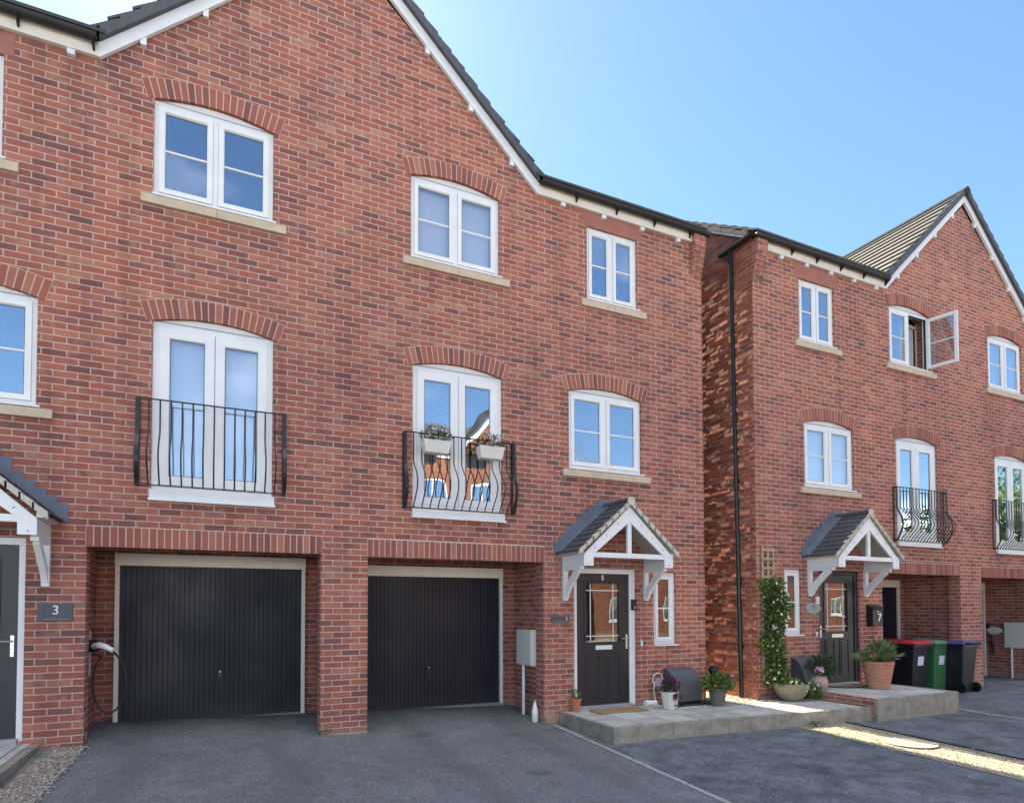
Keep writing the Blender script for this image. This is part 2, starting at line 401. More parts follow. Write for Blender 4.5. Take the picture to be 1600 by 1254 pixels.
def root(name, loc, label, cat, group=None):
    o = bpy.data.objects.new(name, None); COL.objects.link(o); o.location = loc
    o.empty_display_size = .2
    o['label'] = label; o['category'] = cat
    if group: o['group'] = group
    OFF[o.name] = Vector(loc); return o
def tag(o, label, cat, group=None):
    o['label'] = label; o['category'] = cat
    if group: o['group'] = group
    return o
def struct(o, kind='structure', label=None, cat=None):
    o['kind'] = kind
    if label: o['label'] = label
    if cat: o['category'] = cat
    return o

def text_mb(txt, size, x, y, z, depth=.006, face='-y', bold=.0):
    cu = bpy.data.curves.new('lettering', 'FONT'); cu.body = txt; cu.size = size; cu.extrude = depth; cu.offset = bold
    cu.align_x = 'CENTER'; cu.align_y = 'CENTER'
    ob = bpy.data.objects.new('lettering_tmp', cu); COL.objects.link(ob)
    dg = bpy.context.evaluated_depsgraph_get(); me = bpy.data.meshes.new_from_object(ob.evaluated_get(dg))
    mb = MB()
    for p in me.polygons: pass
    vs = []
    for v in me.vertices:
        a, b, c = v.co
        vs.append((x + a, y - c, z + b))
    mb.add(vs, [tuple(p.vertices) for p in me.polygons], .5)
    bpy.data.objects.remove(ob); bpy.data.meshes.remove(me); bpy.data.curves.remove(cu)
    return mb

# ------------------------------------------------------------------ building helpers
def arc_pts(x0, x1, z, rise, n=10):
    w = (x1 - x0) / 2; c = (x0 + x1) / 2; r = (w * w + rise * rise) / (2 * rise); zc = z + rise - r
    a = math.asin(w / r)
    return [(c + r * math.sin(-a + 2 * a * i / n), zc + r * math.cos(-a + 2 * a * i / n)) for i in range(n + 1)], (c, zc, r, a)

def hole(x0, x1, z0, z1, rise=0):
    if rise: return [(x0, z0), (x1, z0)] + arc_pts(x0, x1, z1, rise)[0][::-1]
    return [(x0, z0), (x1, z0), (x1, z1), (x0, z1)]

def wall_mb(outer, holes, y, depth=.3):
    mb = MB()
    loops = [[Vector((p[0], p[1], 0)) for p in L] for L in [outer] + holes]
    tri = tessellate_polygon(loops)
    flat = [(p.x, y, p.y) for L in loops for p in L]
    mb.add(flat, [tuple(t) for t in tri], .5)
    for L in holes:
        n = len(L)
        v = [(p[0], y, p[1]) for p in L] + [(p[0], y + depth, p[1]) for p in L]
        mb.add(v, [(i, (i + 1) % n, n + (i + 1) % n, n + i) for i in range(n)], .5)
    return mb

def brick_arch(parent, x0, x1, z, rise, y, h=.222):
    pts, (c, zc, r, a) = arc_pts(x0, x1, z, rise)
    a2 = a + .028
    n = int(round(2 * a2 * (r + h * .3) / .075))
    back = MB(); poly = []
    N = 16
    for i in range(N + 1):
        t = -a2 + 2 * a2 * i / N; poly.append((c + (r + .001) * math.sin(t), zc + (r + .001) * math.cos(t)))
    for i in range(N, -1, -1):
        t = -a2 + 2 * a2 * i / N; poly.append((c + (r + h + .008) * math.sin(t), zc + (r + h + .008) * math.cos(t)))
    for i in range(N):
        q = [poly[i], poly[i + 1], poly[2 * N - i], poly[2 * N + 1 - i]]
        back.prism(q, y - .0015, y + .05)
    m = back.build('arch_mortar', M['mortar'], parent)
    vb = MB()
    for k in range(n):
        t0 = -a2 + 2 * a2 * (k + .09) / n; t1 = -a2 + 2 * a2 * (k + .91) / n
        e = random.uniform(-.0015, .0015)
        q = [(c + rr * math.sin(t), zc + rr * math.cos(t)) for rr, t in ((r - .002 + e, t0), (r - .002 + e, t1), (r + h, t1), (r + h, t0))]
        vb.prism(q, y - .005 + e, y + .05)
    vb.build('brick_arch', M['soldier'], parent)

def soldier(parent, x0, x1, z0, z1, y):
    MB().box(x0, x1, y - .0015, y + .08, z0 + .001, z1).build('soldier_mortar', M['mortar'], parent)
    n = int(round((x1 - x0) / .0755)); w = (x1 - x0) / n; vb = MB()
    for k in range(n):
        e = random.uniform(-.002, .002); t = random.uniform(-.001, .001)
        vb.box(x0 + k * w + .0065 + t, x0 + (k + 1) * w - .0065 + t, y - .005 + e, y + .075, z0 - .002, z1 - .010 + random.uniform(-.003, .001))
    return vb.build('soldier_course', M['soldier'], parent)

def sash(mb, x0, x1, z0, z1, y, w=.055, bar=True):
    mb.ring(x0, x1, z0, z1, w, y, y + .055)
    i = w; b = .012
    # sloped glazing bead
    xa, xb, za, zb = x0 + i, x1 - i, z0 + i, z1 - i
    for q in ([(xa, za), (xb, za), (xb - b, za + b), (xa + b, za + b)], [(xb, za), (xb, zb), (xb - b, zb - b), (xb - b, za + b)],
              [(xb, zb), (xa, zb), (xa + b, zb - b), (xb - b, zb - b)], [(xa, zb), (xa, za), (xa + b, za + b), (xa + b, zb - b)]):
        mb.add([(q[0][0], y + .008, q[0][1]), (q[1][0], y + .008, q[1][1]), (q[2][0], y + .026, q[2][1]), (q[3][0], y + .026, q[3][1])], [(0, 1, 2, 3)])
    if bar:
        zm = (za + zb) / 2
        mb.box(xa, xb, y + .018, y + .034, zm - .010, zm + .010)
    return (xa, xb, za, zb)

def window(parent, x0, x1, z0, z1, y, rise=.14, sill=True, blind=None, glass='glass', lights=2, openr=False, label=None, sw=.055, mid=True, stars=False, halfblind=None, cill=True):
    f = MB(); yo = y + .038
    f.ring(x0 + .002, x1 - .002, z0, z1, .05, yo, yo + .07)
    xm = (x0 + x1) / 2
    if lights == 2: f.box(xm - .026, xm + .026, yo + .0006, yo + .07, z0 + .05, z1 - .05)
    if cill: f.box(x0 - .005, x1 + .035, y - .035, yo + .05, z0 - .022, z0 - .001)
    o = f.build('window', M['white'], parent, label=label)
    bays = [(x0 + .053, xm - .029), (xm + .029, x1 - .053)] if lights == 2 else [(x0 + .053, x1 - .053)]
    pane = MB()
    MB().box(x0 + .05, x1 - .05, yo + .02, yo + .026, z0 + .05, z0 + .053)
    for k, (a, b) in enumerate(bays):
        if openr and k == 1: continue
        s = MB(); r = sash(s, a, b, z0 + .053, z1 - .053, yo - .014, sw, mid)
        s.build('sash', M['white'], o)
        pane.box(r[0] - .005, r[1] + .005, yo + .014, yo + .018, r[2] - .005, r[3] + .005)
        MB().ring(r[0] + .009, r[1] - .009, r[2] + .009, r[3] - .009, .006, yo + .0095, yo + .0125).build('glazing_seal', M['seal'], o)
    if pane.v: pane.build('pane', M[glass], o)
    sl = MB().ring(x0 + .0505, x1 - .0505, z0 + .0505, z1 - .0505, .004, yo + .004, yo + .05)
    if lights == 2: sl.box(xm - .0288, xm - .0262, yo + .004, yo + .05, z0 + .06, z1 - .06); sl.box(xm + .0262, xm + .0288, yo + .004, yo + .05, z0 + .06, z1 - .06)
    sl.build('frame_gasket', M['seal'], o)
    if openr:
        a, b = bays[1]; w = b - a
        s = MB(); r = sash(s, 0, w, z0 + .053, z1 - .053, -.0275, sw, True)
        p = MB().box(r[0] - .005, r[1] + .005, 0, .004, r[2] - .005, r[3] + .005)
        for mb, nm, mt in ((s, 'open_sash', M['white']), (p, 'open_pane', M['glass_clear'])):
            ang = R(102)
            for q in mb.v:
                # hinge on the right jamb, leaf swings outwards
                dx = w - q.x; q2 = Vector((b - dx * math.cos(ang) + q.y * math.sin(ang), yo - .01 - dx * math.sin(ang) - q.y * math.cos(ang), q.z)); q.xyz = q2
            mb.build(nm, mt, o)
        # timber inner window board and a room wall behind
        MB().box(a, b, yo + .15, yo + .165, z0 + .12, z0 + .16).box(b - .09, b - .05, yo + .15, yo + .17, z0 + .1, z1 - .12).box(a + .02, b - .05, yo + .15, yo + .168, z1 - .2, z1 - .15).build('inner_rail', M['wood'], o)
        cu = MB()
        for k in range(14):
            xx = a + .02 + k * .032; cu.tube([(xx, yo + .2 + .012 * (k % 2), z0 + .1), (xx + .004, yo + .2 + .012 * (k % 2), z1 - .1)], .018, 6)
        cu.build('curtain', M['blind_grey'], o)
    if rise:
        pts, (c, zc, rr, aa) = arc_pts(x0, x1, z1, rise - .004)
        MB().prism([(p[0], p[1] + .012 * (1 if 0 < i < len(pts) - 1 else 0)) for i, p in enumerate(pts)][::-1], y + .046, y + .09).build('arch_panel', M['white'], o)
        MB().box(x0 + .004, x1 - .004, y + .040, y + .0455, z1 + .001, z1 + .016).build('head_shadow_strip', M['grey'], o)  # grey strip stands in for the shadow gap under the arch panel
        brick_arch(o, x0, x1, z1, rise, y)
    if sill:
        xmid = xm + .02
        sb = MB()
        for a, b in ((x0 - .115, xmid - .002), (xmid + .002, x1 + .15)):
            sb.hexa([(a, y - .045, z0 - .135), (b, y - .045, z0 - .135), (b, y + .1, z0 - .135), (a, y + .1, z0 - .135),
                     (a, y - .045, z0 - .036), (b, y - .045, z0 - .036), (b, y + .1, z0 - .024), (a, y + .1, z0 - .024)])
        sb.build('window_sill', M['sand'], o, bevel=.004)
    if blind:
        bm_ = MB()
        zz0 = z0 + .05
        if halfblind: zz0 = z0 + (z1 - z0) * halfblind
        bm_.box(x0 + .03, x1 - .03, yo + .085, yo + .09, zz0, z1 - .03); bm_.build('blind', M[blind], o)
    if stars:
        bb = MB().box(x0 + .03, x1 - .03, yo + .085, yo + .09, z0 + .04, (z0 + z1) / 2 - .02); b2 = bb.build('patterned_blind', M['blue_blind'], o)
        st = MB()
        for k in range(46):
            xx = random.uniform(x0 + .1, x1 - .1); zz = random.uniform(z0 + .1, (z0 + z1) / 2 - .05); q = random.uniform(.008, .022)
            st.prism([(xx + q * math.cos(t * math.pi / 4) * (1 if t % 2 else .5), zz + q * math.sin(t * math.pi / 4) * (1 if t % 2 else .5)) for t in range(8)], yo + .080, yo + .083)
        st.build('blind_stars', M['star'], o)
    return o

def french_door(parent, x0, x1, z0, z1, y, rise=.14, label=None, blind=None, slats=False, glass='glass'):
    yo = y + .038; zs = z0 + .115
    f = MB().ring(x0 + .002, x1 - .002, zs, z1, .065, yo, yo + .07)
    f.box(x0 - .01, x1 + .02, y - .04, yo + .06, z0, zs - .002)
    f.box(x0 - .02, x1 + .035, y - .055, y - .02, z0 - .012, z0 + .014)
    o = f.build('french_door', M['white'], parent, label=label)
    xm = (x0 + x1) / 2; pane = MB(); g = MB()
    g.ring(x0 + .0655, x1 - .0655, zs + .0655, z1 - .0655, .005, yo + .006, yo + .05); g.box(xm - .0025, xm + .0025, yo + .0005, yo + .05, zs + .066, z1 - .066)
    g.build('frame_gasket', M['seal'], o)
    for a, b in ((x0 + .0685, xm - .0035), (xm + .0035, x1 - .0685)):
        s = MB(); r = sash(s, a, b, zs + .068, z1 - .068, yo - .012, .098, False)
        s.build('door_leaf', M['white'], o)
        pane.box(r[0] - .005, r[1] + .005, yo + .014, yo + .018, r[2] - .005, r[3] + .005)
        MB().ring(r[0] + .009, r[1] - .009, r[2] + .009, r[3] - .009, .007, yo + .0095, yo + .0125).build('glazing_seal', M['seal'], o)
    pane.build('pane', M[glass], o)
    if blind: MB().box(x0 + .06, x1 - .06, yo + .1, yo + .105, zs + .06, z1 - .04).build('blind', M[blind], o)
    if slats:
        sl = MB(); k = 0; zz = z1 - .12
        while zz > z1 - .95:
            sl.hexa([(x0 + .1, yo + .10, zz), (xm - .1, yo + .10, zz), (xm - .1, yo + .125, zz + .012), (x0 + .1, yo + .125, zz + .012)] + [(x0 + .1, yo + .10, zz + .002), (xm - .1, yo + .10, zz + .002), (xm - .1, yo + .125, zz + .014), (x0 + .1, yo + .125, zz + .014)]); zz -= .028
        sl.build('venetian_blind', M['blind'], o)
    pts, _ = arc_pts(x0, x1, z1, rise - .004)
    MB().prism([(p[0], p[1] + .012 * (1 if 0 < i < len(pts) - 1 else 0)) for i, p in enumerate(pts)][::-1], y + .046, y + .09).build('arch_panel', M['white'], o)
    MB().box(x0 + .004, x1 - .004, y + .040, y + .0455, z1 + .001, z1 + .016).build('head_shadow_strip', M['grey'], o)  # shadow line over the door head, made as a grey strip
    brick_arch(o, x0, x1, z1, rise, y)
    return o

def balcony(parent, x0, x1, z0, z1, y, n=13, bulge=.17, label=None):
    def prof(t):  # t 0 bottom .. 1 top: returns outward offset
        return bulge * (math.sin(math.pi * min(1, t / .62)) ** 1.35 if t < .62 else 0) * (1 if t < .62 else 0)
    fr = y - .07
    mb = MB()
    mb.box(x0, x1, fr - .012, fr + .012, z1 - .012, z1)
    mb.box(x0, x1, fr - .012, fr + .012, z0, z0 + .012)
    for xx in (x0, x1):
        mb.box(xx - .006, xx + .006, fr, y - .002, z1 - .03, z1); mb.box(xx - .006, xx + .006, fr, y - .002, z0, z0 + .03)
        mb.box(xx - .02, xx + .02, y - .010, y - .002, z0 - .01, z1 + .005)
    o = mb.build('balcony_railing', M['iron'], parent, label=label)
    K = 16
    for xx in (x0, x1):
        post = MB()
        for k in range(K):
            ta, tb = k / K, (k + 1) / K; ya, yb = fr - prof(ta) * .5, fr - prof(tb) * .5
            za, zb = z0 + (z1 - z0) * ta, z0 + (z1 - z0) * tb
            post.hexa([(xx - .022, ya - .006, za), (xx + .022, ya - .006, za), (xx + .022, ya + .006, za), (xx - .022, ya + .006, za),
                       (xx - .022, yb - .006, zb), (xx + .022, yb - .006, zb), (xx + .022, yb + .006, zb), (xx - .022, yb + .006, zb)])
        post.build('end_post', M['iron'], o)
    for i in range(1, n + 1):
        xx = x0 + (x1 - x0) * i / (n + 1)
        MB().tube([(xx, fr - prof(k / K), z0 + .006 + (z1 - z0 - .012) * k / K) for k in range(K + 1)], .0085, 6).build('baluster', M['iron'], o)
    return o

def courses(mb, ex, ez, rx, rz, yf, yb, gauge=.27, thick=.03, lift=.03, rows=None):
    """tile courses on a slope in the xz plane from eave (ex,ez) up to ridge (rx,rz), running yf..yb"""
    d = Vector((rx - ex, 0, rz - ez)); L = d.length; d /= L
    nrm = Vector((-d.z, 0, d.x)); nrm = nrm if nrm.z > 0 else -nrm
    n = max(1, int(round(L / gauge))); g = L / n
    for i in range(n):
        s0, s1 = i * g, min((i + 1) * g + g * .25, L)
        p0 = Vector((ex, 0, ez)) + d * s0 + nrm * lift; p1 = Vector((ex, 0, ez)) + d * s1 + nrm * .002
        a, b, c, e = p0, p1, p1 + nrm * thick, p0 + nrm * thick
        mb.hexa([(a.x, yf, a.z), (b.x, yf, b.z), (b.x, yb, b.z), (a.x, yb, a.z), (e.x, yf, e.z), (c.x, yf, c.z), (c.x, yb, c.z), (e.x, yb, e.z)])
    return mb

def slopes_y(mb, x0, x1, y0, z0, y1, z1, gauge=.3, thick=.03, lift=.03):
    d = Vector((0, y1 - y0, z1 - z0)); L = d.length; d /= L
    nrm = Vector((0, -d.z, d.y)); nrm = nrm if nrm.z > 0 else -nrm
    n = int(round(L / gauge)); g = L / n
    for i in range(n):
        p0 = Vector((0, y0, z0)) + d * (i * g) + nrm * lift; p1 = Vector((0, y0, z0)) + d * min(L, (i + 1.25) * g) + nrm * .002
        c, e = p1 + nrm * thick, p0 + nrm * thick
        mb.hexa([(x0, p0.y, p0.z), (x1, p0.y, p0.z), (x1, p1.y, p1.z), (x0, p1.y, p1.z), (x0, e.y, e.z), (x1, e.y, e.z), (x1, c.y, c.z), (x0, c.y, c.z)])
    return mb

def canopy(parent, xc, y, ze=2.34, hw=.775, proj=.63, label=None):
    yf = y - proj; apex = ze + .045 + hw * .905
    o = MB()
    # barge boards: mitred pair with vertical feet
    zb = ze - .18
    L = [(xc - hw, zb), (xc - hw + .155, zb), (xc - hw + .155, ze - .02), (xc, apex - .275), (xc, apex - .055), (xc - hw, ze - .02)]
    o.prism(L, yf, yf + .035)
    o.prism([(2 * xc - p[0], p[1]) for p in L][::-1], yf, yf + .035)
    c = o.build('porch_canopy', M['white'], parent, label=label)
    MB().box(xc - hw + .13, xc + hw - .13, yf + .008, yf + .05, ze - .058, ze + .012).build('tie_beam', M['white'], c)
    MB().box(xc - .034, xc + .034, yf + .010, yf + .05, ze + .012, apex - .2).build('king_post', M['white'], c)
    bolts = MB()
    for sx in (-1, 1):
        for t in (.18, .45, .72):
            bx = xc + sx * hw * (1 - t) * .93; bz = ze - .04 + t * (apex - ze - .1)
            bolts.lathe([(.011, 0), (.011, .004)], (bx, 0, 0), 8)
            for q in bolts.v[-16:]: q.xyz = Vector((q.x, yf - .001 - q.z, bz + q.y))
        bx = xc + sx * (hw - .07); bolts.box(bx - .008, bx + .008, yf - .004, yf + .001, zb + .03, zb + .046)
    bolts.build('bolt_heads', M['grey'], c)
    for sx in (-1, 1):
        xb = xc + sx * (hw - .012)
        xa, xb2 = sorted((xb, xb - sx * .05))
        sb = MB().box(xa, xb2, yf + .036, y + .001, zb + .005, ze - .01)
        sb.box(min(xb, xb + sx * .055), max(xb, xb + sx * .055), yf + .03, y, ze - .006, ze + .045)
        sb.build('side_beam', M['white'], c)
        # bracket
        xk = xc + sx * (hw - .045)
        b = MB().box(xk - .035, xk + .035, y - .055, y + .001, ze - .66, zb + .004)
        b.box(xk - .035, xk + .035, y - .5, y - .055, zb - .045, zb + .002)
        K = 8; pts = []
        for k in range(K + 1):
            t = k / K
            pts.append((y - .055 - .36 * (t ** 1.25), ze - .60 + (.60 - .18 - .045) * (t ** .95)))
        for k in range(K):
            (ya, za), (yb, zb2) = pts[k], pts[k + 1]
            b.hexa([(xk - .028, ya - .03, za - .03), (xk + .028, ya - .03, za - .03), (xk + .028, ya + .03, za + .045), (xk - .028, ya + .03, za + .045),
                    (xk - .028, yb - .03, zb2 - .03), (xk + .028, yb - .03, zb2 - .03), (xk + .028, yb + .03, zb2 + .045), (xk - .028, yb + .03, zb2 + .045)])
        b.build('bracket', M['white'], c)
    rf = MB(); ew = hw + .09; ez = ze + .015
    ra = apex + .015
    for sx in (-1, 1):
        courses(rf, xc + sx * ew, ez, xc, ra, yf - .025, y, .128, .014, .016)
    rf.build('canopy_tiles', M['slate'], c)
    un = MB()
    for sx in (-1, 1):
        # boarded soffit under the tiles and pale mortar undercloak along the verge
        un.hexa([(xc + sx * (ew - .02), yf + .04, ez - .02), (xc, yf + .04, ra - .03), (xc, y, ra - .03), (xc + sx * (ew - .02), y, ez - .02),
                 (xc + sx * (ew - .02), yf + .04, ez - .006), (xc, yf + .04, ra - .016), (xc, y, ra - .016), (xc + sx * (ew - .02), y, ez - .006)])
    un.build('soffit', M['soffit_ply'], c)
    vg = MB()
    for sx in (-1, 1):
        n = 8
        for i in range(n):
            t0, t1 = i / n, (i + 1) / n + .02
            xa, za, xb, zb3 = xc + sx * ew * (1 - t0), ez + (ra - ez) * t0, xc + sx * ew * (1 - min(t1, 1)), ez + (ra - ez) * min(t1, 1)
            vg.hexa([(xa, yf - .034, za - .045), (xb, yf - .034, zb3 - .045), (xb, yf + .02, zb3 - .045), (xa, yf + .02, za - .045),
                     (xa, yf - .034, za + .034), (xb, yf - .034, zb3 + .018), (xb, yf + .02, zb3 + .018), (xa, yf + .02, za + .034)])
    vg.build('mortar_verge', M['verge'], c)
    MB().tube([(xc, yf - .045, ra + .005), (xc, y, ra + .005)], .062, 10).build('ridge_tile', M['slate'], c)
    MB().tube([(xc, yf - .05, ra + .004), (xc, yf - .03, ra + .004)], .064, 10).build('ridge_end', M['verge'], c)
    fl = MB()
    for sx in (-1, 1):
        n = 9
        for i in range(n):
            t0, t1 = i / n, (i + 1) / n
            xa, za, xb, zb4 = xc + sx * (ew + .01) * (1 - t0), ez + (ra - ez) * t0, xc + sx * (ew + .01) * (1 - t1), ez + (ra - ez) * t1
            top = math.ceil((zb4 + .10) / .075) * .075
            fl.prism([(xa + sx * .035, za + .0), (xb, zb4), (xb, top), (xa + sx * .035, top)], y - .012 - .0005 * i, y - .003 - .0003 * i)
            # apron dressed onto the tiles
            fl.hexa([(xa, y - .15, za + .030), (xb, y - .15, zb4 + .030), (xb, y - .004, zb4 + .032), (xa, y - .004, za + .032),
                     (xa, y - .15, za + .046), (xb, y - .15, zb4 + .046), (xb, y - .004, zb4 + .05), (xa, y - .004, za + .05)])
    fl.build('lead_flashing', M['lead'], c)
    return c

def composite_door(parent, x0, x1, z0, z1, y, dl, dr, frame='white', num=None, handle=1, label=None, glass='glass_front', pet=False):
    """x0..x1 opening, dl..dr leaf"""
    yo = y + .035; zt = z1 - .075; zb = z0 + .035
    f = MB().box(x0 + .001, dl - .003, yo, yo + .09, z0, z1 - .001).box(dr + .003, x1 - .001, yo, yo + .09, z0, z1 - .001).box(dl - .003, dr + .003, yo + .001, yo + .09, zt + .003, z1 - .001)
    fr = f.build('door_frame', M['white'] if frame == 'white' else M['door'], parent, label=label)
    MB().box(dl - .02, dr + .02, y - .02, yo + .08, z0 - .03, zb - .004).build('threshold', M['grey'], fr)
    w = dr - dl; h = zt - zb
    gx0, gx1, gz0, gz1 = dl + w * .175, dl + w * .815, zb + h * .475, zb + h * .925
    leaf = MB(); yl = yo + .018
    # leaf as a frame round the glazed opening, then moulded panels below
    leaf.box(dl, gx0, yl, yl + .045, zb, zt).box(gx1, dr, yl, yl + .045, zb, zt).box(gx0, gx1, yl, yl + .045, gz1, zt).box(gx0, gx1, yl, yl + .045, zb, gz0)
    o = leaf.build('front_door', M['door'], fr)
    mo = MB(); mo.ring(gx0 - .03, gx1 + .03, gz0 - .03, gz1 + .03, .032, yl - .012, yl + .002)
    pw = w * .27
    for px in (dl + w * .165, dr - w * .165 - pw):
        mo.ring(px, px + pw, zb + .13, zb + h * .40, .022, yl - .010, yl + .002)
        mo.box(px + .05, px + pw - .05, yl - .008, yl + .002, zb + .18, zb + h * .40 - .05)
    mo.build('door_moulding', M['door'], fr, bevel=.004)
    MB().box(gx0, gx1, yl + .02, yl + .026, gz0, gz1).build('door_glass', M[glass], fr)
    ld = MB(); iw = (gx1 - gx0)
    for xx in (gx0 + iw * .15, gx1 - iw * .17): ld.box(xx - .007, xx + .007, yl + .014, yl + .0195, gz0, gz1)
    for zz in (gz0 + .095, gz1 - .105): ld.box(gx0, gx1, yl + .0125, yl + .0185, zz - .007, zz + .007)
    ld.build('glazing_lead', M['letter'], fr)
    lz = zb + h * .435
    MB().box(dl + w * .35, dl + w * .35 + .30, yl - .014, yl, lz - .033, lz + .033).build('letter_plate', M['letter'] if frame == 'white' else M['silver'], fr, bevel=.004)
    hx = dr - .045 if handle > 0 else dl + .045
    hb = MB().box(hx - .016, hx + .016, yl - .010, yl, zb + h * .42, zb + h * .53); hb.tube([(hx, yl - .008, zb + h * .50), (hx, yl - .05, zb + h * .50), (hx - handle * .11, yl - .05, zb + h * .50)], .010, 8)
    hb.build('door_handle', M['silver'], fr)
    if num: text_mb(num, .10, (dl + dr) / 2 - .005, yl - .006, zt - .062, .004, bold=.002).build('door_number', M['letter'], fr)
    # blank wall of the hall behind so the glass has depth
    MB().box(x0, x1, y + .5, y + .51, z0, z1).build('hall_screen', M['blind_grey'], fr)
    return fr

def garage_door(parent, x0, x1, z0, z1, y, label=None, hd=.155, st=.05, hx=.53):
    fr = MB().box(x0, x0 + st, y - .03, y + .06, z0, z1 - hd).box(x1 - st, x1, y - .03, y + .06, z0, z1 - hd).box(x0 - .004, x1 + .004, y - .036, y + .06, z1 - hd + .001, z1)
    o = fr.build('garage_door_frame', M['cream'], parent, label=label)
    d = MB(); a, b = x0 + st + .006, x1 - st - .006; n = 36; w = (b - a) / n
    pts = []
    for k in range(n):
        q = a + k * w
        pts += [(q, y + .012), (q + w * .84, y + .012), (q + w * .89, y + .021), (q + w * .95, y + .021)]
    pts += [(b, y + .012), (b, y + .045), (a, y + .045)]
    d.prism(pts, z0 + .025, z1 - hd - .006, axis='z')
    d.build('garage_door', M['garage'], o)
    MB().box(a, b, y - .002, y + .011, z0 + .02, z0 + .062).build('bottom_rail', M['garage'], o)
    MB().hexa([(x0 - .02, y - .14, z0 - .25), (x1 + .02, y - .14, z0 - .25), (x1 + .02, y + .06, z0 - .25), (x0 - .02, y + .06, z0 - .25), (x0 - .02, y - .14, z0 - .03), (x1 + .02, y - .14, z0 - .075), (x1 + .02, y + .06, z0 + .022), (x0 - .02, y + .06, z0 + .022)]).build('threshold', M['kerb'], o)
    hb = MB(); x = a + (b - a) * hx; z = z0 + (z1 - z0) * .27
    hb.box(x - .022, x + .022, y - .014, y + .013, z - .05, z + .055); hb.tube([(x, y - .012, z + .02), (x, y - .04, z + .02)], .012, 8); hb.box(x - .035, x + .035, y - .048, y - .036, z + .006, z + .032)
    hb.build('garage_handle', M['iron'], o)
    MB().tube([(x, y - .016, z + .04), (x, y - .019, z + .04)], .008, 8).build('lock', M['silver'], o)
    return o

